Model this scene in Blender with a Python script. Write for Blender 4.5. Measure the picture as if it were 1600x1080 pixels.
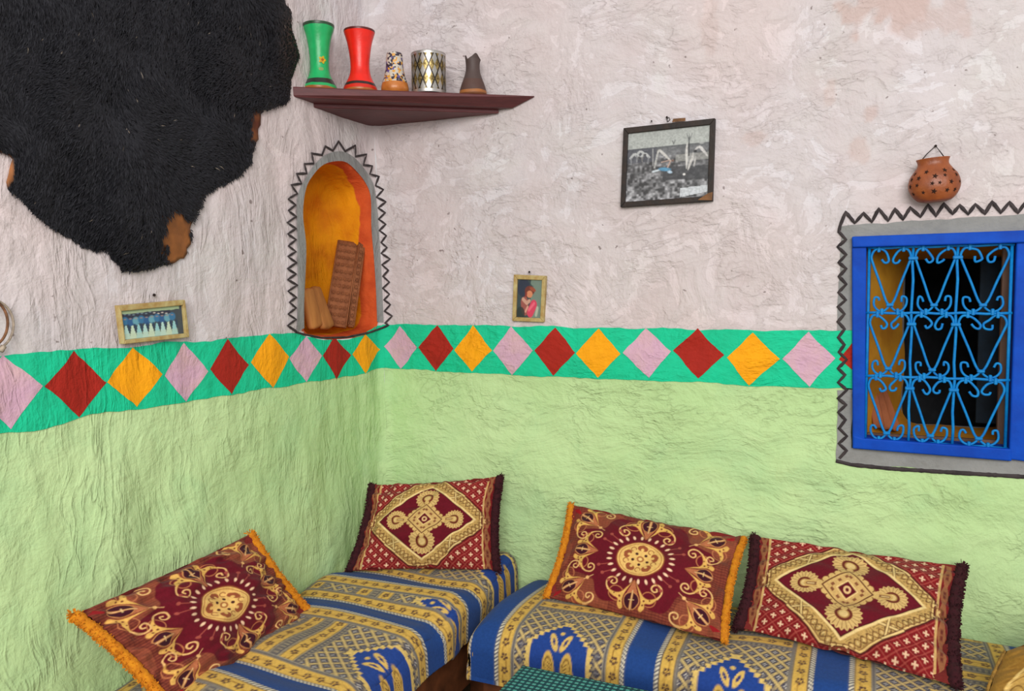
import bpy, math, random
import numpy as np
from mathutils import Vector, Matrix

for o in list(bpy.data.objects):
    bpy.data.objects.remove(o, do_unlink=True)
SC = bpy.context.scene
COL = SC.collection
random.seed(7)
RNG = np.random.default_rng(7)

# ------------------------------------------------------------------ camera
W, H, F = 1600.0, 1080.0, 1257.0          # frame and focal length in pixels
YAW, PITCH, ROLL = math.radians(23.9), math.radians(4.02), math.radians(0.47)
_f = Vector((-math.sin(YAW) * math.cos(PITCH), math.cos(YAW) * math.cos(PITCH), -math.sin(PITCH)))
_r0 = Vector((math.cos(YAW), math.sin(YAW), 0))
_u0 = _r0.cross(_f)
_r = _r0 * math.cos(ROLL) - _u0 * math.sin(ROLL)
_u = _r.cross(_f)
CAM = Vector((1.769, -2.716, 1.5))
cam_d = bpy.data.cameras.new('camera')
cam = bpy.data.objects.new('camera', cam_d)
COL.objects.link(cam)
cam.matrix_world = Matrix(((_r.x, _u.x, -_f.x, CAM.x), (_r.y, _u.y, -_f.y, CAM.y),
                           (_r.z, _u.z, -_f.z, CAM.z), (0, 0, 0, 1)))
cam_d.sensor_width = 36
cam_d.lens = F / W * 36
cam_d.clip_start = 0.02
SC.camera = cam

# ------------------------------------------------------------------ light
world = bpy.data.worlds.new('world')
SC.world = world
world.use_nodes = True
world.node_tree.nodes['Background'].inputs[0].default_value = (1.0, 0.985, 0.975, 1)
world.node_tree.nodes['Background'].inputs[1].default_value = 0.62


def area_light(name, loc, target, sx, sy, power, col):
    d = bpy.data.lights.new(name, 'AREA')
    d.shape = 'RECTANGLE'
    d.size, d.size_y, d.energy, d.color = sx, sy, power, col
    o = bpy.data.objects.new(name, d)
    COL.objects.link(o)
    o.location = loc
    o.rotation_euler = (Vector(target) - Vector(loc)).to_track_quat('-Z', 'Y').to_euler()
    return o


area_light('doorway_daylight', (2.7, -5.0, 2.9), (0.5, -0.5, 1.1), 3.0, 2.2, 245, (1.0, 0.98, 0.955))
vs = SC.view_settings
vs.view_transform = 'Standard'
vs.look = 'None'
vs.exposure = -0.06
vs.gamma = 1.0
vs.use_curve_mapping = False


# ------------------------------------------------------------------ helpers: rays to real surfaces
def ray(px, py):
    return _f + _r * ((px - W / 2) / F) + _u * ((H / 2 - py) / F)


def at_x(px, py, x=0.0):
    d = ray(px, py)
    return CAM + d * ((x - CAM.x) / d.x)


def at_y(px, py, y=0.0):
    d = ray(px, py)
    return CAM + d * ((y - CAM.y) / d.y)


def at_z(px, py, z):
    d = ray(px, py)
    return CAM + d * ((z - CAM.z) / d.z)


def at_t(px, py, t):
    return CAM + ray(px, py) * t


# ------------------------------------------------------------------ helpers: colours, nodes, meshes
def lin(c):
    c = np.asarray(c, float) / 255.0
    return np.where(c <= 0.04045, c / 12.92, ((c + 0.055) / 1.055) ** 2.4)


def rgba(c):
    l = lin(c)
    return (float(l[0]), float(l[1]), float(l[2]), 1.0)


class NT:
    def __init__(self, name, rough=0.85, spec=0.25):
        self.m = bpy.data.materials.new(name)
        self.m.use_nodes = True
        self.t = self.m.node_tree
        self.b = self.t.nodes['Principled BSDF']
        self.b.inputs['Roughness'].default_value = rough
        self.b.inputs['Specular IOR Level'].default_value = spec

    def n(self, typ, **kw):
        nd = self.t.nodes.new(typ)
        for k, v in kw.items():
            setattr(nd, k, v)
        return nd

    def l(self, a, b):
        self.t.links.new(a, b)

    def _set(self, sock, v):
        if hasattr(v, 'is_linked') or isinstance(v, bpy.types.NodeSocket):
            self.l(v, sock)
        else:
            sock.default_value = v

    def math(self, op, a, b=0.0, c=None, clamp=False):
        nd = self.n('ShaderNodeMath', operation=op, use_clamp=clamp)
        self._set(nd.inputs[0], a)
        self._set(nd.inputs[1], b)
        if c is not None:
            self._set(nd.inputs[2], c)
        return nd.outputs[0]

    def mix(self, f, a, b, mode='MIX'):
        nd = self.n('ShaderNodeMix', data_type='RGBA', blend_type=mode)
        self._set(nd.inputs[0], f)
        self._set(nd.inputs[6], a)
        self._set(nd.inputs[7], b)
        return nd.outputs[2]

    def coords(self, scale=(1, 1, 1), rot=(0, 0, 0), src='Object'):
        tc = self.n('ShaderNodeTexCoord')
        mp = self.n('ShaderNodeMapping')
        mp.inputs['Scale'].default_value = scale
        mp.inputs['Rotation'].default_value = rot
        self.l(tc.outputs[src], mp.inputs[0])
        return mp.outputs[0]

    def noise(self, vec, scale=5, detail=3, rough=0.5, dist=0.0, out=0):
        nd = self.n('ShaderNodeTexNoise')
        nd.inputs['Scale'].default_value = scale
        nd.inputs['Detail'].default_value = detail
        nd.inputs['Roughness'].default_value = rough
        nd.inputs['Distortion'].default_value = dist
        self.l(vec, nd.inputs['Vector'])
        return nd.outputs[out]

    def ramp(self, fac, a, b, lo=(0, 0, 0, 1), hi=(1, 1, 1, 1)):
        nd = self.n('ShaderNodeValToRGB')
        nd.color_ramp.elements[0].position = a
        nd.color_ramp.elements[1].position = b
        nd.color_ramp.elements[0].color = lo
        nd.color_ramp.elements[1].color = hi
        self.l(fac, nd.inputs[0])
        return nd.outputs[0]

    def warp(self, vec, scale, amt):
        nz = self.noise(vec, scale, 2, out=1)
        s = self.n('ShaderNodeVectorMath', operation='SUBTRACT')
        self.l(nz, s.inputs[0])
        s.inputs[1].default_value = (0.5, 0.5, 0.5)
        k = self.n('ShaderNodeVectorMath', operation='SCALE')
        self.l(s.outputs[0], k.inputs[0])
        k.inputs[3].default_value = amt
        a = self.n('ShaderNodeVectorMath', operation='ADD')
        self.l(vec, a.inputs[0])
        self.l(k.outputs[0], a.inputs[1])
        return a.outputs[0]

    def mapv(self, vec, scale, rot=(0, 0, 0)):
        mp = self.n('ShaderNodeMapping')
        mp.inputs['Scale'].default_value = scale
        mp.inputs['Rotation'].default_value = rot
        self.l(vec, mp.inputs[0])
        return mp.outputs[0]

    def bump(self, h, strength=0.5, dist=0.01, prev=None):
        nd = self.n('ShaderNodeBump')
        nd.inputs['Strength'].default_value = strength
        nd.inputs['Distance'].default_value = dist
        self.l(h, nd.inputs['Height'])
        if prev is not None:
            self.l(prev, nd.inputs['Normal'])
        return nd.outputs[0]

    def done(self, color=None, normal=None, rough=None):
        if color is not None:
            self._set(self.b.inputs['Base Color'], color)
        if normal is not None:
            self.l(normal, self.b.inputs['Normal'])
        if rough is not None:
            self._set(self.b.inputs['Roughness'], rough)
        return self.m


def simple(name, c, rough=0.7, var=0.15, scale=20, bump=0.2, metal=0.0, spec=0.3, stretch=(1, 1, 1), c2=None, bscale=None):
    t = NT(name, rough, spec)
    v = t.coords(stretch)
    n = t.noise(v, scale, 4, 0.6)
    c2 = c2 if c2 is not None else [max(0, x * (1 - var * 1.6)) for x in c]
    col = t.mix(t.ramp(n, 0.35, 0.7), rgba(c2), rgba(c))
    nb = t.noise(v, bscale or scale * 3, 3)
    t.b.inputs['Metallic'].default_value = metal
    return t.done(col, t.bump(nb, bump, 0.004))


def mk(name, verts, faces, mat, parent=None, smooth=True, cols=None, attrs=None):
    me = bpy.data.meshes.new(name)
    if isinstance(verts, np.ndarray):
        verts = verts.tolist()
    if isinstance(faces, np.ndarray):
        faces = faces.tolist()
    me.from_pydata([tuple(v) for v in verts], [], faces)
    if smooth:
        me.polygons.foreach_set('use_smooth', [True] * len(me.polygons))
    if cols is not None:
        ca = me.color_attributes.new('Col', 'FLOAT_COLOR', 'POINT')
        c4 = np.ones((len(verts), 4), np.float32)
        c4[:, :3] = cols
        ca.data.foreach_set('color', c4.ravel())
    for k, v in (attrs or {}).items():
        a = me.attributes.new(k, 'FLOAT', 'POINT')
        a.data.foreach_set('value', np.asarray(v, np.float32).ravel())
    me.materials.append(mat)
    me.update()
    o = bpy.data.objects.new(name, me)
    COL.objects.link(o)
    if parent is not None:
        o.parent = parent
        o.matrix_parent_inverse = parent.matrix_basis.inverted()
    return o


def empty(name, loc=(0, 0, 0)):
    o = bpy.data.objects.new(name, None)
    COL.objects.link(o)
    o.location = loc
    o.empty_display_size = 0.05
    return o


def tag(o, label=None, cat=None, group=None, kind=None):
    if label: o['label'] = label
    if cat: o['category'] = cat
    if group: o['group'] = group
    if kind: o['kind'] = kind
    return o


def grid_faces(nu, nv, off=0, flip=False):
    i = np.arange(nu - 1)[:, None]
    j = np.arange(nv - 1)[None, :]
    a = (i * nv + j).ravel() + off
    q = np.stack([a, a + nv, a + nv + 1, a + 1], 1)
    return q[:, ::-1] if flip else q


def box_vf(x0, x1, y0, y1, z0, z1):
    v = [(x, y, z) for x in (x0, x1) for y in (y0, y1) for z in (z0, z1)]
    f = [(0, 1, 3, 2), (4, 6, 7, 5), (0, 4, 5, 1), (2, 3, 7, 6), (0, 2, 6, 4), (1, 5, 7, 3)]
    return v, f


def bevel(o, w=0.004, seg=2):
    m = o.modifiers.new('bevel', 'BEVEL')
    m.width = w
    m.segments = seg
    m.limit_method = 'ANGLE'
    return o


def hexa(bot, top):
    """solid from two rings of equal length"""
    n = len(bot)
    v = list(bot) + list(top)
    f = [tuple(range(n))[::-1], tuple(range(n, 2 * n))]
    for i in range(n):
        j = (i + 1) % n
        f.append((i, j, n + j, n + i))
    return v, f


def tube_vf(pts, r, seg=8, closed=False, caps=True):
    P = [Vector(p) for p in pts]
    n = len(P)
    rr = r if hasattr(r, '__len__') else [r] * n
    V, Fc = [], []
    nrm = None
    for i in range(n):
        if closed:
            t = (P[(i + 1) % n] - P[i - 1]).normalized()
        else:
            t = (P[min(i + 1, n - 1)] - P[max(i - 1, 0)]).normalized()
        if nrm is None:
            nrm = t.orthogonal().normalized()
        else:
            nrm = (nrm - t * nrm.dot(t)).normalized()
        b = t.cross(nrm)
        for k in range(seg):
            a = 2 * math.pi * k / seg
            V.append(P[i] + (nrm * math.cos(a) + b * math.sin(a)) * rr[i])
    m = n if closed else n - 1
    for i in range(m):
        for k in range(seg):
            a, b2 = i * seg + k, i * seg + (k + 1) % seg
            c, d = ((i + 1) % n) * seg + (k + 1) % seg, ((i + 1) % n) * seg + k
            Fc.append((a, b2, c, d))
    if caps and not closed:
        Fc.append(tuple(range(seg))[::-1])
        Fc.append(tuple(range((n - 1) * seg, n * seg)))
    return V, Fc


def join_vf(lst):
    V, Fc = [], []
    for v, f in lst:
        o = len(V)
        V += [tuple(p) for p in v]
        Fc += [tuple(i + o for i in ff) for ff in f]
    return V, Fc


def lathe_vf(profile, seg=40, cx=0, cy=0, sq=1.0, close_bottom=True):
    """profile: (r, z) from bottom outside to the top and back inside"""
    V, Fc = [], []
    for r, z in profile:
        for k in range(seg):
            a = 2 * math.pi * k / seg
            V.append((cx + r * math.cos(a), cy + r * math.sin(a) * sq, z))
    for i in range(len(profile) - 1):
        for k in range(seg):
            a, b = i * seg + k, i * seg + (k + 1) % seg
            Fc.append((a, b, b + seg, a + seg))
    if close_bottom:
        Fc.append(tuple(range(seg))[::-1])
        n = (len(profile) - 1) * seg
        Fc.append(tuple(range(n, n + seg)))
    return V, Fc


def interp_curve(pts, n):
    """catmull-rom resample of a polyline (any dimension)"""
    P = np.asarray(pts, float)
    out = []
    m = len(P) - 1
    for s in np.linspace(0, m, n):
        i = min(int(s), m - 1)
        t = s - i
        p0, p1, p2, p3 = P[max(i - 1, 0)], P[i], P[i + 1], P[min(i + 2, m)]
        out.append(0.5 * ((2 * p1) + (p2 - p0) * t + (2 * p0 - 5 * p1 + 4 * p2 - p3) * t * t + (3 * p1 - p0 - 3 * p2 + p3) * t ** 3))
    return np.array(out)


def resample(pts, n, closed=False):
    P = np.asarray(pts, float)
    if closed:
        P = np.vstack([P, P[:1]])
    d = np.r_[0, np.cumsum(np.linalg.norm(np.diff(P, axis=0), axis=1))]
    s = np.linspace(0, d[-1], n + (1 if closed else 0))
    if closed:
        s = s[:-1]
    return np.stack([np.interp(s, d, P[:, k]) for k in range(P.shape[1])], 1)


# ------------------------------------------------------------------ uneven plaster surfaces
def sines(seed, n, lmin, lmax, amp, stretch=(1, 1)):
    r = np.random.default_rng(seed)
    lam = np.exp(r.uniform(math.log(lmin), math.log(lmax), n))
    ang = r.uniform(0, math.pi, n)
    ph = r.uniform(0, 6.28, n)
    w = (lam / lmax) ** 0.8
    w = w / math.sqrt((w ** 2).sum()) * amp * 1.41

    def fn(a, b):
        a = np.asarray(a, float)
        b = np.asarray(b, float)
        o = np.zeros(np.broadcast(a, b).shape)
        for k in range(n):
            o = o + w[k] * np.sin((a * stretch[0] * np.cos(ang[k]) + b * stretch[1] * np.sin(ang[k])) * 6.2832 / lam[k] + ph[k])
        return o
    return fn


_nl = sines(11, 26, 0.10, 0.9, 0.0042, (1.5, 0.7))
_nb = sines(23, 26, 0.10, 0.9, 0.0042, (0.7, 1.3))
FIL = 0.05


def fillet(s):
    s = np.clip(np.asarray(s, float), 0, FIL)
    return FIL - np.sqrt(np.maximum(FIL ** 2 - (FIL - s) ** 2, 0))


def sstep(x, a, b):
    t = np.clip((np.asarray(x, float) - a) / (b - a), 0, 1)
    return t * t * (3 - 2 * t)


def disp_left(y, z):
    """how far the left wall stands into the room (+x)"""
    return _nl(y, z) + fillet(-np.asarray(y)) - 0.036 * sstep(z, 1.55, 2.6)


def disp_back(x, z):
    """how far the back wall stands into the room (-y)"""
    return _nb(x, z) + fillet(x + 0.036 * sstep(z, 1.55, 2.6))


def wall_hits(pix, off=0.0):
    """where the lines of sight through pixels meet the uneven walls; offset along the wall's normal"""
    Q = np.asarray(pix, float).reshape(-1, 2)
    D = np.array(_f)[None] + np.array(_r)[None] * ((Q[:, 0] - W / 2) / F)[:, None] + np.array(_u)[None] * ((H / 2 - Q[:, 1]) / F)[:, None]
    lo, hi = np.full(len(Q), 0.5), np.full(len(Q), 6.0)
    for _ in range(26):
        m = (lo + hi) / 2
        P = np.array(CAM)[None] + D * m[:, None]
        ins = (P[:, 0] > disp_left(np.minimum(P[:, 1], 0), P[:, 2])) & (-P[:, 1] > disp_back(np.maximum(P[:, 0], -0.045), P[:, 2]))
        lo, hi = np.where(ins, m, lo), np.where(ins, hi, m)
    P = np.array(CAM)[None] + D * lo[:, None]
    N = np.zeros_like(P)
    cx = FIL - 0.036 * sstep(P[:, 2], 1.55, 2.6)
    cy = -FIL
    dx, dy = cx - P[:, 0], cy - P[:, 1]
    corner = (dx > 0) & (dy < 0)
    ln = np.hypot(dx, dy) + 1e-9
    N[:, 0] = np.where(corner, dx / ln, np.where(dx > dy * -1, 1.0, 0.0))
    N[:, 1] = np.where(corner, dy / ln, np.where(dx > dy * -1, 0.0, -1.0))
    left = P[:, 0] < -P[:, 1] + (cx - FIL)
    N[~corner & left] = (1, 0, 0)
    N[~corner & ~left] = (0, -1, 0)
    return P + N * off, N


def inside_poly(px, py, poly):
    poly = np.asarray(poly, float)
    ins = np.zeros(np.shape(px), bool)
    x0, y0 = poly[-1]
    for x1, y1 in poly:
        c = ((y1 > py) != (y0 > py)) & (px < (x0 - x1) * (py - y1) / (y0 - y1 + 1e-12) + x1)
        ins ^= c
        x0, y0 = x1, y1
    return ins


def poly_sd(px, py, poly, closed=True):
    """distance to the polyline"""
    poly = np.asarray(poly, float)
    d = np.full(np.shape(px), 1e9)
    n = len(poly)
    for i in range(n if closed else n - 1):
        a, b = poly[i], poly[(i + 1) % n]
        ab = b - a
        t = np.clip(((px - a[0]) * ab[0] + (py - a[1]) * ab[1]) / (ab @ ab + 1e-12), 0, 1)
        d = np.minimum(d, np.hypot(px - a[0] - t * ab[0], py - a[1] - t * ab[1]))
    return d


# ------------------------------------------------------------------ wall materials
def plaster_relief(t, vertical):
    base = t.coords()
    w1 = t.warp(base, 1.6, 0.36)
    w2 = t.warp(w1, 5.0, 0.11)
    if vertical:
        sa, sb = (1, 14, 3.0), (1, 12, 6)
    else:
        sa, sb = (6, 1, 19), (15, 1, 9)
    s1 = t.noise(t.mapv(w2, sa), 1.0, 4, 0.58)
    s2 = t.noise(t.mapv(t.warp(base, 2.3, 0.5), sb, (0.6, 0, 0) if vertical else (0, 0.7, 0)), 1.0, 4, 0.6)
    mask = t.ramp(t.noise(base, 1.7, 2), 0.4, 0.62)
    streak = t.mix(mask, s1, s2)
    lumps = t.noise(t.warp(base, 6, 0.1), 11, 5, 0.6)
    grain = t.noise(base, 90, 3, 0.6)
    # sharp ridges left by the fingers and the float
    rs = t.noise(t.mapv(t.warp(base, 2.6, 0.22), (1, 22, 4.0) if vertical else (11, 1, 20), (0, 0, 0) if vertical else (0, 0.25, 0)), 1.0, 3, 0.55)
    rid = t.math('SUBTRACT', 1.0, t.math('ABSOLUTE', t.math('MULTIPLY', t.math('SUBTRACT', rs, 0.5), 2.0)))
    rid = t.math('POWER', rid, 14.0)
    rid = t.math('MULTIPLY', rid, t.ramp(t.noise(base, 5.0, 2), 0.42, 0.62))
    n1 = t.bump(lumps, 0.42, 0.03)
    n2 = t.bump(streak, 0.42 if vertical else 0.5, 0.030, n1)
    n2b = t.bump(rid, 0.38, 0.009, n2)
    n3 = t.bump(grain, 0.20, 0.004, n2b)
    return base, streak, rid, n3


def wall_material(name, vertical):
    t = NT(name, 0.9, 0.15)
    base, streak, lumps, nrm = plaster_relief(t, vertical)
    big = t.noise(base, 1.3, 3, 0.55)
    mid = t.noise(t.warp(base, 3, 0.3), 4.0, 4, 0.6)
    up = t.mix(t.ramp(big, 0.40, 0.60), rgba((214, 200, 199)), rgba((211, 205, 208)))
    tint = t.noise(t.warp(base, 2.0, 0.4), 2.6, 3, 0.6)
    up = t.mix(t.math('MULTIPLY', t.ramp(tint, 0.52, 0.72), 0.6), up, rgba((210, 209, 202)))
    up = t.mix(t.math('MULTIPLY', t.ramp(mid, 0.46, 0.76), 0.6), up, rgba((200, 181, 181)))
    up = t.mix(t.math('MULTIPLY', t.ramp(streak, 0.50, 0.78), 0.5), up, rgba((228, 222, 221)))
    up = t.mix(t.math('MULTIPLY', t.ramp(streak, 0.46, 0.26), 0.4), up, rgba((186, 174, 172)))
    up = t.mix(t.math('MULTIPLY', lumps, 0.22), up, rgba((150, 136, 132)))
    specks = t.noise(base, 38, 2, 0.5)
    up = t.mix(t.math('MULTIPLY', t.ramp(specks, 0.72, 0.76), 0.7), up, rgba((104, 88, 84)))
    lo = t.mix(t.ramp(big, 0.35, 0.65), rgba((182, 212, 150)), rgba((197, 222, 164)))
    lo = t.mix(t.math('MULTIPLY', t.ramp(mid, 0.5, 0.75), 0.6), lo, rgba((166, 204, 148)))
    lo = t.mix(t.math('MULTIPLY', t.ramp(streak, 0.55, 0.75), 0.45), lo, rgba((200, 222, 166)))
    lo = t.mix(t.math('MULTIPLY', lumps, 0.25), lo, rgba((140, 160, 110)))
    at = t.n('ShaderNodeAttribute', attribute_name='above')
    f = t.ramp(at.outputs['Fac'], 0.499, 0.501)
    st = t.n('ShaderNodeAttribute', attribute_name='stain')
    up = t.mix(t.math('MULTIPLY', st.outputs['Fac'], 0.6), up, rgba((190, 160, 150)))
    return t.done(t.mix(f, lo, up), nrm)


def paint_material(name, c, c2, vertical=True, amt=0.6, wear=None):
    t = NT(name, 0.8, 0.2)
    base, streak, lumps, nrm = plaster_relief(t, vertical)
    n = t.noise(base, 14, 4, 0.6)
    col = t.mix(t.math('MULTIPLY', t.ramp(n, 0.4, 0.7), amt), rgba(c), rgba(c2))
    if wear:
        col = t.mix(t.math('MULTIPLY', t.ramp(streak, 0.6, 0.72), 0.7), col, rgba(wear))
    return t.done(col, nrm)


M_WL = wall_material('plaster_left', True)
M_WB = wall_material('plaster_back', False)
M_BAND = {v: paint_material('mint_paint', (28, 198, 148), (36, 180, 134), v) for v in (True, False)}
M_DIA = {}
for v in (True, False):
    M_DIA[v] = [paint_material('pink_paint', (204, 164, 184), (208, 172, 172), v, 0.8, (186, 140, 150)),
                paint_material('red_paint', (166, 40, 28), (150, 36, 28), v, 0.6),
                paint_material('yellow_paint', (246, 166, 20), (232, 150, 24), v, 0.5)]
M_GREY = paint_material('grey_paint', (143, 143, 141), (128, 128, 126), True, 0.7)
M_BLACKP = simple('black_paint_line', (42, 36, 38), 0.8, 0.3, 40, 0.3, c2=(66, 58, 58))
M_ORANGE = None


# ------------------------------------------------------------------ traced outlines, pixels of the photograph
NICHE_OPEN = [(474, 513), (474, 468), (477, 389), (472, 335), (477, 294), (490, 271), (505, 257), (524, 252), (540, 254),
              (556, 268), (571, 288), (578, 310), (579, 357), (583, 405), (586, 452), (588, 503), (574, 518), (545, 526), (505, 527), (482, 522)]
NICHE_GREY = [(463, 518), (464, 452), (463, 373), (463, 310), (474, 282), (493, 254), (512, 240), (534, 237), (553, 247),
              (571, 268), (583, 290), (588, 320), (591, 357), (594, 405), (597, 460), (599, 504)]
WIN_GREY = [(1310, 719), (1309, 371), (1313, 357), (1337, 352), (1478, 340), (1600, 335), (1680, 331)]


def wall_coords_left(poly):
    return np.array([[q[1], q[2]] if p[0] > -1 else [at_x(*p).y, at_x(*p).z] for p, q in zip(poly, wall_hits(poly)[0])])


def wall_coords_back(poly):
    return wall_hits(poly)[0][:, [0, 2]]


niche_open_w = wall_coords_left(NICHE_OPEN)
# smooth closed outline in wall metres
niche_open_w[:, 0] = np.minimum(niche_open_w[:, 0], -0.045)
niche_open_w = resample(interp_curve(np.vstack([niche_open_w, niche_open_w[:1]]), 300), 120, True)

# window opening in back-wall metres: x0..x1, z0..z1 (rectangle of the blue frame)
p00, p01 = at_y(1332, 701), at_y(1332, 370)
WX0 = (p00.x + p01.x) / 2
WX1 = WX0 + (at_y(1600, 540).x - WX0) + 0.035
WZ0, WZ1 = p00.z, p01.z

BAND_L_TOP = [(-160, 572), (8, 555), (116, 546), (209, 541), (289, 534), (354, 530), (420, 522), (462, 521), (476, 526), (505, 531), (545, 531), (572, 520), (586, 510), (597, 507)]
BAND_L_BOT = [(-160, 715), (0, 679), (50, 673), (122, 654), (212, 638), (290, 629), (360, 616), (425, 606), (477, 598), (525, 591), (570, 583), (597, 576)]
BAND_B_TOP = [(597, 507), (700, 508), (801, 509), (918, 512), (1012, 513), (1176, 516), (1331, 517)]
BAND_B_BOT = [(597, 574), (628, 576), (684, 580), (801, 586), (935, 592), (1092, 597), (1171, 603), (1265, 605), (1331, 608)]


def line_fn(pts, left):
    w = wall_coords_left(pts) if left else wall_coords_back(pts)
    o = np.argsort(w[:, 0])
    return lambda s: np.interp(s, w[o, 0], w[o, 1])


LT, LB, BT, BB = line_fn(BAND_L_TOP, 1), line_fn(BAND_L_BOT, 1), line_fn(BAND_B_TOP, 0), line_fn(BAND_B_BOT, 0)

# ------------------------------------------------------------------ structure
YMIN, XMAX, ZMAX = -4.4, 3.6, 3.1


_wobs = sines(77, 12, 0.03, 0.2, 1.0)


def make_wall(name, s, z, left, hole, mat):
    S, Z = np.meshgrid(s, z, indexing='ij')
    if not left:
        S = S - 0.036 * sstep(Z, 1.55, 2.6)
    d = disp_left(S, Z) if left else disp_back(S, Z)
    if left:
        V = np.stack([d, S, Z], -1).reshape(-1, 3)
        above = Z - 0.5 * (LT(S) + LB(S)) + 0.5
        stain = np.zeros_like(S)
    else:
        V = np.stack([S, -d, Z], -1).reshape(-1, 3)
        above = Z - 0.5 * (BT(S) + BB(S)) + 0.5
        stain = np.zeros_like(S)
        for px_, py_, rx_, rz_, am_ in ((1395, 0, 0.13, 0.07, 0.9), (1440, 20, 0.12, 0.07, 0.6), (1355, 180, 0.02, 0.025, 0.7), (1343, 240, 0.02, 0.045, 0.6),
                                        (1180, 215, 0.05, 0.02, 0.5), (1110, 30, 0.03, 0.12, 0.35), (1295, 150, 0.015, 0.03, 0.5)):
            q_ = at_y(px_, py_)
            stain += am_ * sstep(np.hypot((S - q_.x) / rx_, (Z - q_.z) / rz_) + 0.35 * _wobs(S, Z), 1.15, 0.75)
        stain = np.clip(stain, 0, 1)
    inside = hole(S, Z).ravel()
    fc = grid_faces(len(s), len(z), flip=left)
    keep = ~(inside[fc].any(1))
    o = mk(name, V, fc[keep], mat, attrs={'above': above.ravel(), 'stain': stain.ravel()})
    tag(o, kind='structure')
    return o


def hole_left(S, Z):
    ins = inside_poly(S, Z, niche_open_w)
    near = poly_sd(S, Z, niche_open_w) < 0.004
    return ins | near


def hole_back(S, Z):
    g = 0.006
    return (S > WX0 - g) & (S < WX1 + g) & (Z > WZ0 - g) & (Z < WZ1 + g)


wall_left = make_wall('wall_left', np.r_[np.arange(YMIN, -0.062, 0.0115), np.linspace(-0.058, -0.0135, 12)], np.arange(-0.02, ZMAX, 0.0115), True, hole_left, M_WL)
tag(wall_left, 'left plaster wall, white above the diamond band and pale green below')
wall_back = make_wall('wall_back', np.r_[np.linspace(0.0135, 0.058, 12), np.arange(0.066, XMAX, 0.0115)], np.arange(-0.02, ZMAX, 0.0115), False, hole_back, M_WB)
tag(wall_back, 'plaster wall with the blue window, white above and pale green below')

M_FLOOR = simple('earth_floor', (120, 92, 74), 0.9, 0.2, 6, 0.4)
v, f = box_vf(-0.1, XMAX, YMIN, 0.1, -0.06, 0.0)
fl = mk('floor', v, f, M_FLOOR, smooth=False)
tag(fl, 'brown earthen floor under the benches', kind='structure')


# painted layers: thin coats that follow the wall's relief
def patch(name, fn, nu, nv, left, off, mat, parent):
    """fn(u,v) -> (s,z) in wall metres"""
    u, v = np.meshgrid(np.linspace(0, 1, nu), np.linspace(0, 1, nv), indexing='ij')
    s, z = fn(u, v)
    if left:
        V = np.stack([disp_left(s, z) + off, s, z], -1).reshape(-1, 3)
    else:
        V = np.stack([s, -disp_back(s, z) - off, z], -1).reshape(-1, 3)
    return mk(name, V, grid_faces(nu, nv, flip=not left), mat, parent)


_wob = sines(5, 14, 0.03, 0.3, 0.0022)


def band_fn(bot, top, s0, s1):
    def fn(u, v):
        s = s0 + (s1 - s0) * u
        a, b = bot(s), top(s)
        z = a + (b - a) * v + _wob(s, v * 0.6) * (np.abs(v - 0.5) * 2) ** 4
        return s, z
    return fn


bl = patch('painted_band', band_fn(LB, LT, -2.6, -0.0125), 300, 18, True, 0.0022, M_BAND[True], wall_left)
# the window cuts the right band
bb = patch('painted_band', band_fn(BB, BT, 0.0125, WX0 + 0.004), 190, 18, False, 0.0030, M_BAND[False], wall_back)

s6, s7 = 2.581, 2.133
DIA_L = [[(-140, 440), (10, 297), (172, 418), (42, 595)], [(178, 420), (295, 278), (428, 405), (315, 550)],
         [(430, 405), (535, 262), (650, 375), (548, 508)], [(660, 382), (742, 247), (835, 360), (748, 485)],
         [(843, 352), (915, 235), (1003, 335), (930, 455)], [(1010, 325), (1082, 212), (1165, 305), (1097, 427)],
         [(1167, 310), (1230, 222), (1297, 300), (1232, 407)], [(1300, 300), (1345, 222), (1413, 298), (1355, 392)],
         [(1418, 295), (1470, 210), (1531, 275), (1472, 368)]]
DIA_B = [[(20, 282), (75, 212), (133, 283), (80, 355)], [(137, 283), (200, 210), (255, 285), (197, 362)],
         [(257, 290), (322, 212), (382, 292), (317, 365)], [(385, 293), (447, 212), (520, 295), (450, 375)],
         [(525, 295), (592, 217), (660, 300), (587, 377)], [(663, 303), (737, 222), (810, 305), (735, 383)],
         [(818, 302), (895, 220), (978, 297), (905, 383)], [(985, 295), (1065, 220), (1157, 310), (1070, 387)],
         [(1165, 318), (1248, 232), (1340, 322), (1240, 412)], [(1348, 322), (1437, 230), (1525, 320), (1440, 415)]]


def diamond_fn(c):
    c = np.asarray(c)

    def fn(u, v):
        L, T, R, B = c
        s = (1 - u) * (1 - v) * L[0] + u * (1 - v) * T[0] + u * v * R[0] + (1 - u) * v * B[0]
        z = (1 - u) * (1 - v) * L[1] + u * (1 - v) * T[1] + u * v * R[1] + (1 - u) * v * B[1]
        e = np.maximum(np.abs(u - 0.5), np.abs(v - 0.5)) * 2
        return s + _wob(s * 1.3 + 3, z) * 0.7 * e ** 3, z + _wob(z * 1.3, s + 1) * 0.7 * e ** 3
    return fn


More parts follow.
